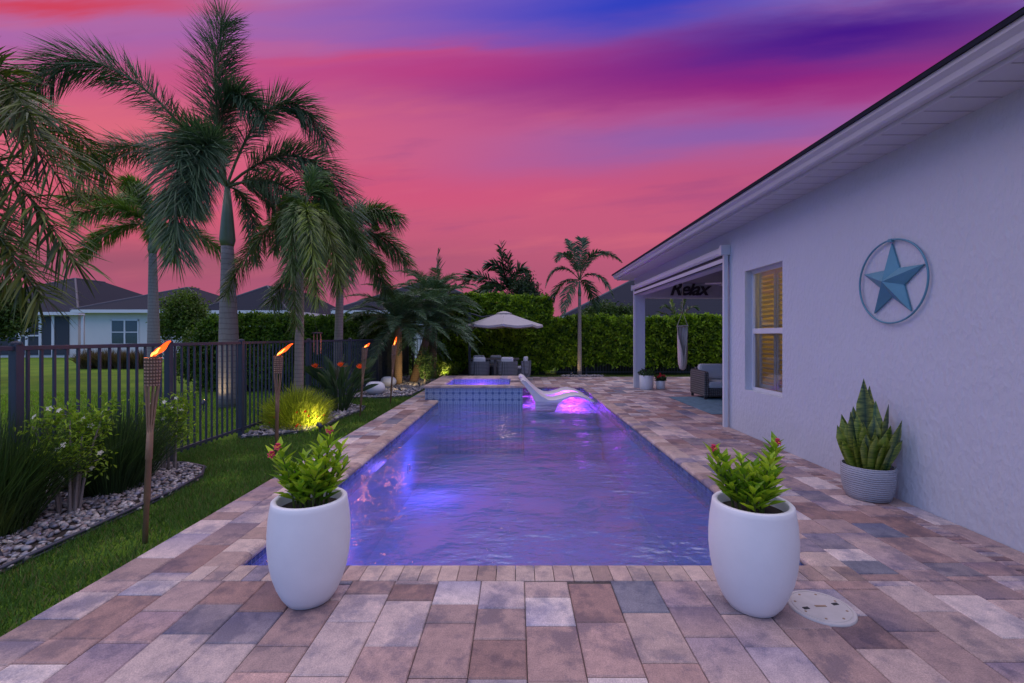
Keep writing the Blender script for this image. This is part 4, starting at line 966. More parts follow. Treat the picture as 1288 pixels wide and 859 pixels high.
# floodlit grassy bush
def litbush():
    t = thing('bushy_grass', 'fine leaved bush glowing yellow green in the floodlight, with small red flowers', 'bush', (-3.52, 7.35, -.02)); m = MB(); n = 5200
    a = RNG.random(n) * 2 * PI; k = RNG.random(n) ** .6; P = np.stack([np.cos(a) * k * .42, np.sin(a) * k * .40, RNG.random(n) * .56 * (1 - .5 * k)], 1)
    D = np.stack([np.cos(a) * k, np.sin(a) * k, .8 + RNG.random(n)], 1) + RNG.normal(size=(n, 3)) * .3
    m.blades(P, D, rnd_unit(n), np.tile([0, 0, -.4], (n, 1)), .16 + .24 * RNG.random(n), .007, colvar(n, (.12, .18, .015), (.38, .44, .03), .2)); m.build('foliage', M['grass'], t)
    r = random.Random(3)
    for i in range(12):
        f = MB(); flower_mb(f, Vector((0, 0, 0)), .025, (.55, .03, .02), 5, Vector((r.gauss(0, .5), -.8, .6))); o = f.build('flower', M['petal'], t); a = r.uniform(PI, 2 * PI); o.location = (.42 * math.cos(a), .42 * math.sin(a), r.uniform(.08, .35))
litbush()
def birdofparadise(label, loc, n, h, seed, flowers=(), name='bird_of_paradise', c=((.018, .045, .025), (.05, .10, .045))):
    t = thing(name, label, 'plant', loc); r = random.Random(seed); st = MB(); lf = MB()
    for i in range(n):
        a = r.random() * 2 * PI; k = r.uniform(.1, .6); hh = h * r.uniform(.55, 1); b = Vector((math.cos(a) * .12, math.sin(a) * .12, 0)); e_ = Vector((math.cos(a) * k * .75, math.sin(a) * k * .75, hh * .62)); d = (e_ - b).normalized()
        st.tube([tuple(b), tuple((b + e_) / 2 + Vector((0, 0, .04))), tuple(e_)], [.011, .009, .006], 5, col=(.04, .08, .03))
        col = np.array(c[0]) + (np.array(c[1]) - np.array(c[0])) * r.random(); d2 = (d + Vector((math.cos(a) * .3, math.sin(a) * .3, 0))).normalized()
        s_ = d2.cross(Vector((r.gauss(0, 1), r.gauss(0, 1), .3))).normalized(); u = s_.cross(d2); L = hh * .48; W = L * .30
        V = []
        for q in np.linspace(0, 1, 7):
            w_ = W * math.sin(PI * min(1, q * .93 + .07)) ** .8 * .5; cp = e_ + d2 * L * q + Vector((math.cos(a), math.sin(a), -.6)) * .10 * q * q; V += [cp - s_ * w_ + u * w_ * .35, cp, cp + s_ * w_ + u * w_ * .35]
        lf.raw([tuple(v) for v in V], [(3 * q + j, 3 * q + j + 1, 3 * q + 4 + j, 3 * q + 3 + j) for q in range(6) for j in range(2)], col)
    st.build('stalks', M['leaf'], t); lf.build('leaves', M['leaf'], t)
    for (dx, dy, z) in flowers:
        f = MB(); P = np.zeros((6, 3)); D = np.array([(math.sin(x) * .7, -.1, math.cos(x)) for x in np.linspace(-1.0, .8, 6)]); f.leaves(P, D, np.tile([0, -1, 0.1], (6, 1)), .105, .032, (.85, .13, .02))
        f.leaves(P[:1], np.array([(1, 0, .15)]), np.array([(0, -1, .2)]), .15, .02, (.35, .16, .10)); f.tube([(0, 0, 0), (-.03, 0.02, -z * .5)], [.008, .01], 5, col=(.05, .09, .03)); o = f.build('flower', M['petal'], t); o.location = (dx, dy, z)
birdofparadise('bird of paradise with three orange blooms between the lit bush and the third torch', (-3.45, 8.9, -.02), 60, 1.1, 5, [(-.34, -.3, .87), (.16, -.35, .90), (.50, -.3, .86)])
tree('low_shrub', 'small dark shrub behind the upright date palm trunk', 'shrub', (-2.75, 13.6, -.02), .3, [((0, 0, .75), (.28, .28, .45)), ((.1, 0, .4), (.3, .3, .3))], 1600, .07, (.03, .07, .02), (.10, .17, .04))
tree('low_shrub', 'low bush lit yellow by a ground light at the foot of the tall hedge', 'shrub', (-2.75, 16.3, -.02), .2, [((0, 0, .32), (.35, .3, .3)), ((.45, 0, .25), (.3, .3, .25))], 1800, .07, (.05, .10, .015), (.14, .2, .03))

# ------------------------------------------------------------------ potted plants
def pot_mesh(R, Hh, prof, n=64, wall=.03):
    m = MB(); P = [(R * r, Hh * z) for r, z in prof]; rt, zt = P[-1]
    P = [(0.0, 0.001)] + P + [(rt - .006, zt + .006), (rt - wall + .006, zt + .006), (rt - wall, zt), (rt - wall - .005, zt - .09)]
    m.lathe(P, n); return m
EGG = [(.50, 0), (.56, .012), (.68, .08), (.80, .18), (.90, .30), (.965, .43), (1.0, .57), (1.0, .70), (.975, .84), (.93, .96), (.915, 1.0)]
def potted_flower(label, x, y, R, Hh, seed, spots):
    t = thing('potted_plant', label, 'potted plant', (x, y, 0), 'white egg shaped planters by the pool'); r = random.Random(seed)
    pot_mesh(R, Hh, EGG).build('planter', M['concrete_white'], t, smooth=True)
    s = MB(); s.lathe([(0, 0), (R * .86, 0)], 32, (0, 0, Hh - .05)); s.build('soil', M['soil'], t)
    st = MB(); lf = MB(); rm = R * .62
    for i, (dx, dz, fl) in enumerate(spots):
        a = r.random() * 2 * PI; b = Vector((dx * .45, r.uniform(-.5, .5) * rm, Hh - .055)); e_ = Vector((dx, b.y + r.uniform(-.05, .05), Hh + dz)); C = bez(np.array(b), np.array([b.x + (dx - b.x) * .35, b.y, Hh + dz * .6]), np.array(e_), np.linspace(0, 1, 9))
        st.tube([tuple(c) for c in C], list(np.linspace(.006, .003, 9)), 5, col=(.10, .14, .03))
        m = int(7 + dz * 52); ts = np.linspace(.18, 1, m); P = bez(C[0], C[4] * 1.0, C[-1], ts); an = np.arange(m) * 2.4 + a
        up = .55 + ts * .9; D = np.stack([np.cos(an), np.sin(an), up], 1); Nn = np.stack([-np.cos(an) * .6, -np.sin(an) * .6, np.ones(m)], 1)
        lf.leaves(P, D, Nn, (.10 + .04 * RNG.random(m)) * (1.15 - .5 * ts), .046 * (1.15 - .4 * ts), colvar(m, (.12, .26, .015), (.42, .56, .03), .15), fold=.18)
        if fl:
            f = MB(); p = Vector((0, 0, 0)); flower_mb(f, p, .024, (.70, .06, .20), 6, Vector((.2, -.7, .6))); flower_mb(f, Vector((.002, -.006, .006)), .014, (.85, .35, .10), 5, Vector((.2, -.8, .5)))
            f.tube([(0, .005, -.02), (0, 0, .02)], [.006, .012], 6, col=(.55, .04, .12)); o = f.build('flower', M['petal'], t); o.location = e_ + Vector((0, -.02, .02))
    st.build('stems', M['leaf'], t); lf.build('foliage', M['leaf'], t)
    return t
potted_flower('white egg shaped planter of yellow green leaves standing nearest the lawn', -1.145, 2.53, .212, .555, 2, [(-.21, .22, 1), (-.19, .14, 0), (-.16, .27, 1), (-.12, .10, 0), (-.09, .16, 0), (-.06, .20, 0), (-.02, .08, 0), (.0, .15, 0), (.03, .24, 0), (.07, .18, 0), (.08, .30, 0), (.12, .36, 1), (.15, .26, 0), (.17, .16, 0), (.04, .05, 0), (-.10, .05, 0), (-.04, .11, 0), (.10, .10, 0)])
potted_flower('white egg shaped planter of leafy stems and pink flowers beside the round deck lid', 1.27, 2.465, .219, .555, 5, [(-.19, .26, 1), (-.18, .17, 0), (-.14, .22, 0), (-.10, .12, 0), (-.08, .24, 0), (-.04, .09, 0), (0, .13, 0), (.02, .19, 0), (.05, .26, 0), (.08, .17, 0), (.11, .22, 0), (.14, .28, 0), (.17, .29, 1), (.15, .14, 0), (.04, .06, 0), (-.06, .05, 0), (-.12, .08, 0), (.09, .08, 0)])
# snake plant
t = thing('snake_plant', 'snake plant with upright blades in a ribbed grey pot against the stucco wall', 'potted plant', (3.165, 4.12, 0))
m = pot_mesh(.205, .29, [(.72, 0), (.80, .02), (.90, .2), (.97, .45), (1.0, .7), (1.0, 1.0)], 64, .018); m.build('planter', M['ribpot'], t, smooth=True)
s = MB(); s.lathe([(0, 0), (.185, 0)], 32, (0, 0, .255)); s.build('soil', M['soil'], t)
lf = MB(); r = random.Random(4)
def m_snake():
    m = Mt('snake_plant_leaf'); a = m.attr(); z = m.mapv((1, 1, 2.5)); n = m.noise(18, 4, m.mapv((.6, .6, 3.2))); c = m.mix(m.ramp(n, [(.42, (0, 0, 0)), (.62, (1, 1, 1))]), a, m.mix(1.0, a, (.22, .35, .4), 'MULTIPLY')); return m.fin(m.prin(c, .35))
spec = [(-.02, .02, .82, 0), (.03, .04, .75, 0), (.06, .0, .62, 1), (.13, -.03, .60, 1), (-.08, .0, .50, 2), (-.12, .03, .42, 2), (-.15, -.05, .33, 2), (0, -.08, .40, 2), (.05, -.1, .36, 2), (.1, -.08, .42, 2), (.15, .04, .45, 1), (-.05, -.12, .34, 2), (-.1, -.1, .30, 2), (.02, -.14, .30, 2), (.12, -.12, .3, 2), (-.03, .1, .55, 0), (.08, .1, .5, 1), (-.13, .08, .45, 2), (.16, -.06, .36, 1), (-.06, -.04, .44, 2), (.03, -.03, .5, 0), (-.17, .0, .28, 2)]
for j in range(18):
    a = r.uniform(0, 2 * PI); q = r.uniform(.06, .19); spec.append((q * math.cos(a), q * math.sin(a), r.uniform(.25, .52), r.choice((0, 1, 2))))
for dx, dy, hh, k in spec:
    base = Vector((dx * .62, dy * .62, .25)); tip = base + Vector((dx * .7 + r.uniform(-.02, .02), dy * .7, hh)); ang = r.uniform(-.7, .7); sd = Vector((math.cos(ang), math.sin(ang), 0)); nn = Vector((-math.sin(ang), math.cos(ang), 0)); w_ = .036 + .028 * hh
    c = [(.02, .07, .035), (.035, .11, .03), (.16, .24, .025)][k]; V = []; tw = r.uniform(-.5, .5)
    for q in np.linspace(0, 1, 8):
        wq = w_ * (.55 + .6 * math.sin(PI * min(1, q * .8 + .1))) * (1 if q < .75 else max(0.02, (1 - q) / .25)) ; cp = base.lerp(tip, float(q)); sd2 = (sd * math.cos(tw * q) + nn * math.sin(tw * q)); V += [tuple(cp - sd2 * wq), tuple(cp - nn * wq * .35), tuple(cp + sd2 * wq)]
    cols = []
    for q in range(8): cols += [(.34, .36, .05), c, (.34, .36, .05)]
    lf.raw(V, [(3 * q + j, 3 * q + j + 1, 3 * q + 4 + j, 3 * q + 3 + j) for q in range(7) for j in range(2)], np.array(cols))
lf.build('leaves', m_snake(), t, smooth=True)
# patio pots
for i, (x, y, R, Hh, lab) in enumerate(((3.56, 12.55, .185, .38, 'taller white cylinder pot of dark leaves at the patio column'), (3.98, 12.65, .125, .22, 'smaller white pot with red flowers beside the patio column'))):
    t = thing('potted_plant', lab, 'potted plant', (x, y, 0)); pot_mesh(R, Hh, [(.92, 0), (.97, .03), (1, .5), (1, 1)], 40, .012).build('planter', M['concrete_white'], t, smooth=True)
    s = MB(); s.lathe([(0, 0), (R * .93, 0)], 24, (0, 0, Hh - .03)); s.build('soil', M['soil'], t)
    n = 260; lf = MB(); P = rnd_unit(n) * np.array([R, R, .08]) + np.array([0, 0, Hh + .04]); lf.leaves(P, rnd_unit(n) + np.array([0, 0, .8]), rnd_unit(n) + np.array([0, 0, 1]), .08, .035, colvar(n, (.02, .05, .02), (.06, .12, .04))); lf.build('foliage', M['leaf'], t)
    if i == 1:
        for k in range(6):
            f = MB(); flower_mb(f, Vector((0, 0, 0)), .045, (.6, .02, .05), 6, Vector((random.gauss(0, .5), -.8, .5))); o = f.build('flower', M['petal'], t); o.location = (random.uniform(-.12, .08), -.08, Hh + random.uniform(.06, .2))
    else:
        st = MB()
        for k in range(5): st.tube([(0, 0, Hh), (random.uniform(-.15, .12), random.uniform(-.1, .1), Hh + random.uniform(.15, .26))], [.006, .012], 5)
        st.build('twigs', M['dark'], t)
# orb pots
for (x, y, R, lab) in ((-3.5, 11.3, .215, 'round white orb pot on pebbles between the two farthest torches'), (-3.65, 13.0, .20, 'white orb pot half hidden behind the farthest torch pole')):
    m = MB(); m.lathe([(0, 0)] + [(R * math.sin(a) * 1.12, R * .82 * (1 - math.cos(a)) * 1.0) for a in np.linspace(.5, 2.55, 14)] + [(R * .52, R * 1.44), (R * .48, R * 1.25), (0, R * 1.25)], 36); o = m.build('orb_pot', M['concrete_white'], smooth=True, loc=(x, y, .0)); tag(o, lab, 'pot')

# deck lid
t = thing('deck_lid', 'round pale plastic access lid set flush in the pavers by the right planter', 'access lid', (1.622, 2.44, 0))
s = MB(); s.lathe([(0, .010), (.135, .010), (.137, .007), (.141, .007), (.143, .010), (.156, .009), (.160, .003), (.160, -.01)], 48); s.build('lid', simple('dirty_white_plastic', (.50, .47, .46), .55, var=.22, scale=14), t)
for a in (.2, .2 + PI):
    s = MB(); Mx = Matrix.Rotation(a, 4, 'Z'); s.box((.075, -.009, .0105), (.108, .009, .0125), M=Mx); s.build('grip_slot', M['dark'], t)
s = MB()
for k in range(8):
    a = k * PI / 4 + .4; s.lathe([(0, .0118), (.006, .0118), (.007, .0102)], 8, (.118 * math.cos(a), .118 * math.sin(a), 0))
s.box((-.03, -.007, .0105), (.03, .007, .0118)); s.build('screw', simple('rusty_screws', (.30, .20, .13), .7), t)

# ------------------------------------------------------------------ torches
def torch(label, base, head, flame_dir, fl_len, seed):
    base = Vector((base[0], base[1], -.03)); top = Vector(head) - base; t = thing('tiki_torch', label, 'torch', tuple(base), 'bamboo tiki torches along the pool lawn'); d = top.normalized(); hc = .20
    def q(h): return d * h
    L = top.length; s = MB(); hs_ = [0, .3, .302, .6, .603, .85, L - hc - .30]
    s.tube([tuple(q(h)) for h in hs_], [.017, .017, .021, .018, .022, .019, .019], 10)
    s.build('pole', M['bamboo'], t, smooth=True)
    s = MB(); a_ = d.orthogonal().normalized(); b_ = d.cross(a_)
    for k in range(9):
        an = k * 2 * PI / 9; u = a_ * math.cos(an) + b_ * math.sin(an); s.tube([tuple(q(L - hc - .34) + u * .014), tuple(q(L - hc - .16) + u * .026), tuple(q(L - hc) + u * .042)], [.006, .006, .005], 5)
    s.build('split_canes', M['bamboo'], t)
    s = MB(); rot = Vector((0, 0, 1)).rotation_difference(d).to_matrix()
    prof = [(.0, 0), (.043, 0), (.046, .05), (.05, .12), (.053, hc), (.047, hc), (.045, hc - .02), (0, hc - .02)]; n = 20
    V = [tuple(q(L - hc) + rot @ Vector((r * math.cos(2 * PI * k / n), r * math.sin(2 * PI * k / n), z))) for r, z in prof for k in range(n)]
    s.raw(V, [(i * n + k, i * n + (k + 1) % n, (i + 1) * n + (k + 1) % n, (i + 1) * n + k) for i in range(len(prof) - 1) for k in range(n)]); s.build('basket', M['basket'], t)
    s = MB(); s.tube([tuple(q(L - .03)), tuple(q(L + .0)), tuple(q(L + .015))], [.032, .032, .01], 14); s.build('fuel_can', M['dark'], t, smooth=True)
    f0 = q(L + .012); fd = Vector(flame_dir).normalized()
    for nm, mt, sc in (('flame', 'glow_flame', 1), ('flame_core', 'glow_core', .55)):
        s = MB(); pts = []; rad = []
        for k in np.linspace(0, 1, 12):
            p = f0 + Vector((0, 0, fl_len * .35)) * math.sin(k * PI / 2) * sc * .6 + fd * fl_len * k * sc; pts.append(tuple(p + Vector((0, 0, .006 * math.sin(k * 9))))); rad.append((.004 + .020 * math.sin(PI * (k * .85 + .12)) ** 1.3 * (1 - k * .35)) * (.45 if sc < 1 else 1))
        s.tube(pts, rad, 10); o = s.build(nm, M[mt], t, smooth=True)
        if sc < 1: o.location = (0, -.022, 0)
    lamp('torch_light', 'POINT', tuple(f0 + Vector((0, 0, .10))), 3.5, (1, .30, .08), .04, t)
torch('bamboo torch with a windblown flame nearest the camera', (-2.66, 3.27), at(193, 450, 3.27), (1, -.1, .55), .15, 1)
torch('bamboo torch second nearest, its flame blown right, standing beside the floodlit bush', (-2.79, 5.3), at(350, 448, 5.3), (1, -.1, .5), .20, 2)
torch('bamboo torch third in line with a small round flame', (-2.85, 8.3), at(459, 437.5, 8.3), (.7, 0, .35), .10, 3)
torch('bamboo torch farthest along the lawn with an upright flame, before the date palm', (-2.74, 9.9), at(496, 434.5, 9.9), (.35, 0, 1), .15, 4)

# path lights
def pathlight(label, x, y, tgt, e, z=.12):
    t = thing('garden_spotlight', label, 'garden light', (x, y, -.03), 'small garden spotlights'); d = (Vector(tgt) - Vector((x, y, z))).normalized()
    s = MB(); s.tube([(0, 0, 0), (0, 0, z)], .01, 8); s.build('stake', M['black_metal'], t)
    p = Vector((0, 0, z + .01)); s = MB(); s.tube([tuple(p - d * .05), tuple(p - d * .04), tuple(p + d * .05)], [.015, .028, .036], 14, cap=True); s.build('shade', M['black_metal'], t, smooth=False)
    s = MB(); s.tube([tuple(p + d * .051), tuple(p + d * .056)], [.03, .026], 14); s.build('lens', M['glow_warm'], t)
    lamp('garden_beam', 'SPOT', tuple(p + d * .08), e, (1, .74, .36), .02, t, d, 110)
pathlight('small garden spotlight shining on the yellow green bush', -2.98, 6.92, (-3.5, 7.35, .30), 26)
pathlight('garden spotlight at the trunk of the tallest palm beyond the fence', -6.1, 8.9, (-5.98, 9.5, 1.0), 12, .18)
pathlight('garden spotlight on the pebbles beside the leaning date palm', -2.75, 12.9, (-3.2, 13.9, .8), 34)
pathlight('tiny garden spotlight between the orb pots', -3.05, 11.9, (-3.6, 13.3, .6), 8, .08)
pathlight('garden spotlight at the foot of the tall hedge left of the umbrella', -2.45, 15.9, (-2.8, 16.6, .6), 24)
pathlight('garden spotlight on the slender palm before the low hedge', 1.95, 16.4, (2.3, 16.85, .8), 7)
pathlight('garden spotlight low at the left edge under the near fountain grass', -3.42, 3.0, (-3.8, 3.2, .1), .5, .03)

# wind chime by the fence
wc = at(399, 419, 8.15); t = thing('wind_chime', 'wind chime with three reddish tubes hanging before the fence', 'wind chime', tuple(wc))
s = MB(); s.lathe([(0, .02), (.09, .01), (.09, -.005), (0, -.005)], 16); s.build('top_disc', M['black_metal'], t)
for dx, l in ((-.06, .34), (.0, .38), (.06, .36)):
    s = MB(); s.tube([(dx, 0, -.01), (dx, 0, -l)], .011, 8); s.build('tube', simple('copper_tube', (.35, .16, .13), .4, metal=.5), t)
s = MB(); s.tube([(0, 0, .02), (-.05, 0, .25), (-.16, -.02, .5)], .003, 5); s.tube([(-.16, -.02, .5), (-.28, -.05, .8)], .003, 5); s.build('cord', M['dark'], t)

# ------------------------------------------------------------------ umbrella & dining set
um = thing('cantilever_umbrella', 'taupe cantilever umbrella on a dark post beside the tall hedge', 'umbrella', (-1.68, 16.3, 0)); ux, uy, uz = at(634, 405, 15.8); ox = ux + 1.68; oy = uy - 16.3
Rr = 1.34; apex = Vector((ox, oy, 2.30)); zr = 1.84; nR = 8
s = MB(); rim = [Vector((ox + Rr * math.cos(k * 2 * PI / nR + PI / 8 * 0), oy + Rr * math.sin(k * 2 * PI / nR), zr)) for k in range(nR)]
for k in range(nR):
    a, b = rim[k], rim[(k + 1) % nR]; g0 = 5; V = []
    for i in range(g0 + 1):
        u = i / g0; pa = apex.lerp(a, u); pb = apex.lerp(b, u)
        for j in range(5):
            w_ = j / 4; p = pa.lerp(pb, w_); p.z += -.05 * math.sin(PI * w_) * u - .03 * u * (1 - u); V.append(tuple(p))
    s.raw(V, [(i * 5 + j, i * 5 + j + 1, (i + 1) * 5 + j + 1, (i + 1) * 5 + j) for i in range(g0) for j in range(4)])
    mid = (a + b) / 2; s.raw([tuple(a), tuple(mid - Vector((0, 0, .05))), tuple(b), tuple(b - Vector((0, 0, .07))), tuple(mid - Vector((0, 0, .12))), tuple(a - Vector((0, 0, .07)))], [(0, 1, 4, 5), (1, 2, 3, 4)])
o = s.build('canopy', M['canopy'], um); so_ = o.modifiers.new('s', 'SOLIDIFY'); so_.thickness = .006
s = MB(); s.lathe([(0, .02), (.12, .0), (.26, -.05), (.27, -.075)], 8, tuple(apex)); s.build('vent_cap', M['canopy'], um)
for k in range(nR):
    s = MB(); s.tube([tuple(apex - Vector((0, 0, .06))), tuple(rim[k] - Vector((0, 0, .02)))], .011, 6); s.build('rib', M['black_metal'], um)
s = MB(); s.box((-.045, -.045, 0), (.045, .045, 2.30)); s.build('post', M['black_metal'], um, bevel=.006)
s = MB(); s.box((-.45, -.45, 0), (.45, .45, .07)); s.build('base', M['black_metal'], um, bevel=.01)
s = MB(); s.tube([(0, 0, 2.27), (.45, oy * .4, 2.13), tuple(apex + Vector((0, .0, -.08)))], .028, 8); s.tube([(0, 0, 1.5), (.4, oy * .3, 2.1)], .018, 8); s.build('arm', M['black_metal'], um)
s = MB(); s.lathe([(0, -.30), (.05, -.30), (.06, -.24), (.05, -.18), (.03, -.1), (.03, 0)], 16, tuple(apex)); s.build('hub', M['black_metal'], um)
s = MB(); s.lathe([(0, -.335), (.045, -.33), (.05, -.302)], 16, tuple(apex)); s.build('lamp_lens', M['glow_warm'], um)
lamp('umbrella_lamp', 'POINT', (apex.x, apex.y, apex.z - .42), 2.5, (1, .75, .5), .04, um)

def dining_chair():
    t = thing('dining_chair', '', 'chair'); m = MB(); n = 20
    # barrel shell open to +Y side
    for z0, z1 in ((.10, .64),):
        V = []
        for z, rr in ((z0, .27), (.25, .295), (.45, .30), (z1, .305)):
            for k in range(n + 1):
                a = math.radians(-10 - 160 * k / n) ; rx = rr; ry = rr * 1.0; V.append((rx * math.cos(a), ry * math.sin(a), z - (.0 if z < z1 else .0)))
        m.raw(V, [(i * (n + 1) + k, i * (n + 1) + k + 1, (i + 1) * (n + 1) + k + 1, (i + 1) * (n + 1) + k) for i in range(3) for k in range(n)])
    o = m.build('woven_back', M['wicker'], t); s_ = o.modifiers.new('s', 'SOLIDIFY'); s_.thickness = .04
    s = MB(); s.lathe([(0, .46), (.24, .455), (.26, .43), (.26, .38), (0, .37)], 24); s.build('seat_cushion', M['fabric_white'], t, smooth=True)
    s = MB(); s.lathe([(0, .36), (.26, .36), (.26, .10), (0, .10)], 24); s.build('seat_base', M['wicker'], t)
    s = MB(); s.box((-.20, -.22, .46), (.20, -.10, .78)); o = s.build('pillow', M['fabric_white'], t, bevel=.05)
    for sx in (-.18, .18):
        for sy in (-.16, .16): s = MB(); s.tube([(sx, sy, 0), (sx, sy, .11)], .016, 8); s.build('leg', M['black_metal'], t)
    return t
def dupt(root, loc, rz, label):
    r = root.copy(); COL.objects.link(r); r.location = loc; r.rotation_euler = (0, 0, rz); r['label'] = label
    for ch in list(root.children): c = ch.copy(); COL.objects.link(c); c.parent = r
    return r
ch0 = dining_chair(); ch0['group'] = 'woven dining chairs round the outdoor table'
tyy = 15.5
ch0.location = (-1.22, 14.95, 0); ch0.rotation_euler = (0, 0, .05); ch0['label'] = 'woven grey dining chair on the near side of the table, leftmost'
dupt(ch0, (-.30, 14.95, 0), -.05, 'woven grey dining chair on the near side of the table, right of the table leg')
dupt(ch0, (.14, 15.35, 0), math.radians(80), 'woven grey dining chair at the right end of the table')
dupt(ch0, (-1.35, 16.15, 0), PI, 'woven grey dining chair on the hedge side of the table, left')
dupt(ch0, (-.75, 16.2, 0), PI, 'woven grey dining chair on the hedge side of the table, right')
t = thing('dining_table', 'dark grey outdoor dining table under the taupe umbrella', 'table', (-.72, 15.55, 0))
s = MB(); s.box((-.80, -.42, .67), (.80, .42, .71)); s.build('tabletop', M['wood_dark'], t, bevel=.01)
for sx, sy in ((-.68, .34), (.68, .34), (.0, -.30), (.68, -.34)):
    s = MB(); s.box((sx - .05, sy - .04, 0), (sx + .05, sy + .04, .669)); s.build('leg', M['wood_dark'], t)

# ------------------------------------------------------------------ patio furniture
ac = thing('armchair', 'taupe wicker patio armchair with white cushions on the pale rug', 'armchair', (4.27, 10.4, 0))
s = MB()
s.prism([(0, .08), (0, .60), (.03, .64), (.80, .66), (.86, .60), (.86, .08)], 0, .10, 'x'); s.build('arm', M['wicker_brown'], ac, bevel=.01)
s = MB(); s.prism([(0, .08), (0, .60), (.03, .64), (.80, .66), (.86, .60), (.86, .08)], .82, .92, 'x'); s.build('arm', M['wicker_brown'], ac, bevel=.01)
s = MB(); s.box((.101, .03, .08), (.819, .85, .26)); s.build('seat_base', M['wicker_brown'], ac, bevel=.005)
s = MB(); s.box((.101, .76, .261), (.819, .86, .70)); s.build('backrest', M['wicker_brown'], ac, bevel=.01)
s = MB(); s.box((.105, .0, .262), (.815, .70, .42)); s.build('seat_cushion', M['fabric_white'], ac, bevel=.04)
s = MB(); Mx = Matrix.Translation((.45, .62, .60)) @ Matrix.Rotation(-.25, 4, 'X'); s.box((-.34, -.08, -.19), (.34, .08, .19), M=Mx); s.build('back_cushion', M['fabric_white'], ac, bevel=.06)
for x in (.04, .88):
    for y in (.05, .81): s = MB(); s.box((x - .025, y - .025, 0), (x + .025, y + .025, .08)); s.build('leg', M['dark'], ac)
s = MB(); s.box((3.62, 8.5, .002), (6.4, 10.9, .012)); tag(s.build('rug', M['rug']), 'pale blue patterned rug on the patio pavers', 'rug')
hc_ = Vector((4.17, 11.5, 0)); t = thing('hammock_chair', 'cream fabric hammock chair hanging in the covered patio', 'hammock chair', (4.17, 11.5, 1.72))
s = MB(); s.tube([(-.14, 0, -.02), (.14, 0, -.0)], .018, 8); s.build('spreader_bar', M['rope'], t)
s = MB(); s.tube([(-.13, 0, 0), (0, 0, .36), (.13, 0, 0)], .008, 6); s.tube([(0, 0, .36), (0, 0, 1.22)], .008, 6); s.build('rope', M['rope'], t)
s = MB(); V = []; prof = [(-1.12, .03), (-1.08, .075), (-.95, .105), (-.80, .115), (-.62, .12), (-.45, .125), (-.25, .13), (-.03, .135)]; n = 24
for i, (z, rx) in enumerate(prof):
    open_ = max(0.0, (z + .72) / .70)      # front opening widens upwards into two gathered edges
    for k in range(n + 1):
        a = -PI / 2 + .12 + open_ * 1.35 + (2 * PI - .24 - 2 * open_ * 1.35) * k / n; V.append((rx * math.cos(a), rx * (1.0 if z < -.5 else 1.0 - .75 * open_) * math.sin(a) + .01 * math.sin(a * 9), z))
s.raw(V, [(i * (n + 1) + k, i * (n + 1) + k + 1, (i + 1) * (n + 1) + k + 1, (i + 1) * (n + 1) + k) for i in range(len(prof) - 1) for k in range(n)])
o = s.build('sling', M['rope'], t, smooth=True); q = o.modifiers.new('s', 'SOLIDIFY'); q.thickness = .012

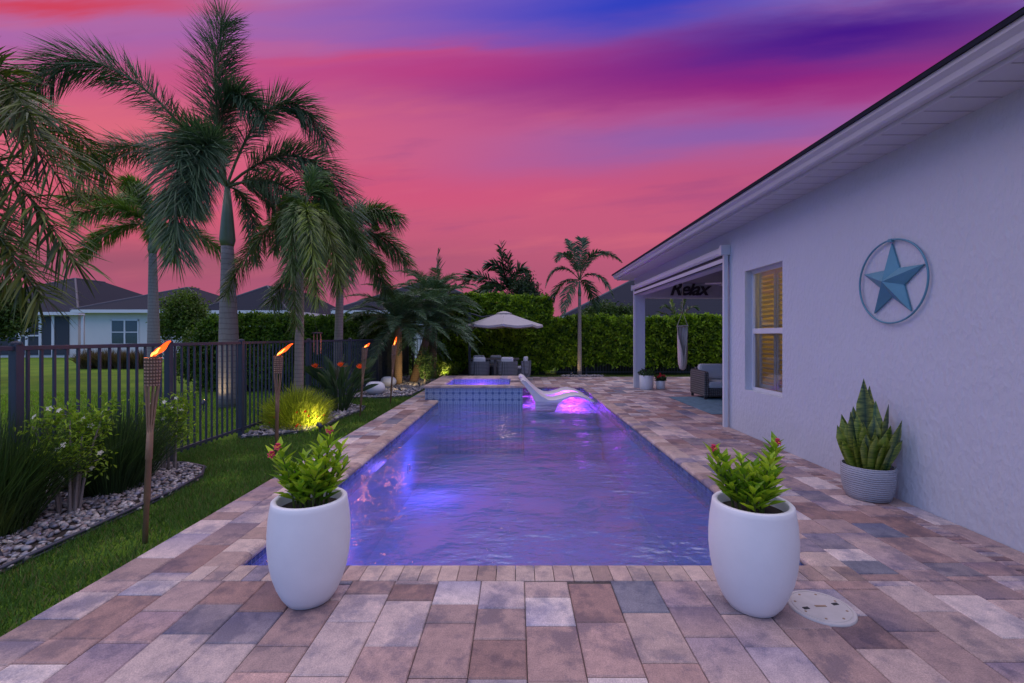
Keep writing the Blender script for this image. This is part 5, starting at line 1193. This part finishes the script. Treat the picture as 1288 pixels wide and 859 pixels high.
# ------------------------------------------------------------------ neighbouring houses
def nhouse(label, x0, x1, y0, y1, ze, rise, windows=(), lanai=None, ov=.5):
    t = thing('house', label, 'house', ((x0 + x1) / 2, y0, 0)); O = Vector(t.location); cx = O.x
    s = MB(); s.box((x0 - cx, 0, -.05), (x1 - cx, y1 - y0, ze)); s.build('wall', M['stucco_far'], t)
    a0, a1, b0, b1 = x0 - ov - cx, x1 + ov - cx, -ov, y1 - y0 + ov; d = min(a1 - a0, b1 - b0) / 2
    s = MB(); 
    if (a1 - a0) > (b1 - b0): r0, r1 = (a0 + d, (b0 + b1) / 2), (a1 - d, (b0 + b1) / 2)
    else: r0, r1 = ((a0 + a1) / 2, b0 + d), ((a0 + a1) / 2, b1 - d)
    zt = ze + .12; zr_ = zt + rise
    C = [(a0, b0, zt), (a1, b0, zt), (a1, b1, zt), (a0, b1, zt)]; R0 = (*r0, zr_); R1 = (*r1, zr_ + .001)
    if (a1 - a0) > (b1 - b0): s.raw(C + [R0, R1], [(0, 1, 5, 4), (2, 3, 4, 5)]); s.raw(C + [R0, R1], np.array([(1, 2, 5), (3, 0, 4)]))
    else: s.raw(C + [R0, R1], [(1, 2, 5, 4), (3, 0, 4, 5)]); s.raw(C + [R0, R1], np.array([(0, 1, 4), (2, 3, 5)]))
    rfo = s.build('roof', M['roof'], t)
    s = MB()
    for c, r_ in ((C[0], R0), (C[1], R1 if (a1 - a0) > (b1 - b0) else R0)): s.tube([c, r_], .07, 6)
    s.tube([R0, R1], .07, 6); s.build('ridge_cap', M['trim'] if False else simple('ridge_tile', (.07, .07, .09), .8), rfo)
    s = MB(); s.box((a0, b0, zt - .2), (a1, b0 + .04, zt + .01)); s.box((a0, b0 + .04, zt - .2), (a0 + .04, b1, zt + .01)); s.box((a1 - .04, b0 + .04, zt - .2), (a1, b1, zt + .01)); s.box((a0 + .04, b0 + .04, zt - .13), (a1 - .04, b1, zt - .10)); s.build('fascia', M['white_metal'], t)
    for (wx0, wx1, wz0_, wz1_) in windows:
        s = MB(); w0, w1 = wx0 - cx, wx1 - cx
        s.box((w0, -.06, wz0_), (w0 + .07, .02, wz1_)); s.box((w1 - .07, -.06, wz0_), (w1, .02, wz1_)); s.box((w0, -.06, wz1_ - .07), (w1, .02, wz1_)); s.box((w0, -.06, wz0_), (w1, .02, wz0_ + .07)); s.box(((w0 + w1) / 2 - .05, -.065, wz0_), ((w0 + w1) / 2 + .05, .02, wz1_)); s.box((w0, -.063, (wz0_ + wz1_) / 2 - .03), (w1, .02, (wz0_ + wz1_) / 2 + .03))
        w_ = s.build('window', M['white_metal'], t)
        s = MB(); s.box((w0 + .02, -.035, wz0_ + .02), (w1 - .02, -.02, wz1_ - .02)); s.build('pane', M['glass_dark'], w_)
    return t
Yn = 30
hA = nhouse('pale neighbour house wing with a double window and dark hip roof', at(107, 400, Yn).x, -20.5, Yn, Yn + 9, 3.05, 1.9, [(at(140, 0, Yn).x, at(175, 0, Yn).x, .9, 2.55)])
hB = nhouse('neighbour house at the far left with a dark screened porch and long dark roof', -42, at(100, 400, Yn + 2).x - .1, Yn + 2, Yn + 16, 3.0, 3.1)
# screened porch bays
s = MB(); cx = hB.location.x; y_ = -.05
s.box((-8, y_, .15), (28.4 * 0 + (at(100, 400, 32).x - cx) - .7, y_ + .03, 2.85)); s.build('screen', M['screen'], hB)
for px in (26, 35, 52, 68, 105): s = MB(); x = at(px, 0, 32).x - cx; s.box((x - .09, y_ - .05, 0), (x + .09, y_ + .0, 3.0)); s.build('porch_post', M['white_metal'], hB)
s = MB(); s.box((at(0, 0, 32).x - cx, y_ - .06, 1.45), (at(52, 0, 32).x - cx, y_ - .01, 1.55)); s.build('porch_rail', M['white_metal'], hB)
nhouse('neighbour house beyond the hedge, dark hip roof rising behind the tallest palm', at(262, 0, Yn).x, at(358, 0, Yn).x, Yn, Yn + 12, 3.0, 1.9)
nhouse('house beyond the date palms showing only its peaked dark roof', -11.5, -1.6, 30, 40, 3.0, 2.7)
nhouse('neighbour house behind the low hedge, roof seen through the patio', 3.0, 17, 26.5, 37, 2.45, 2.9)
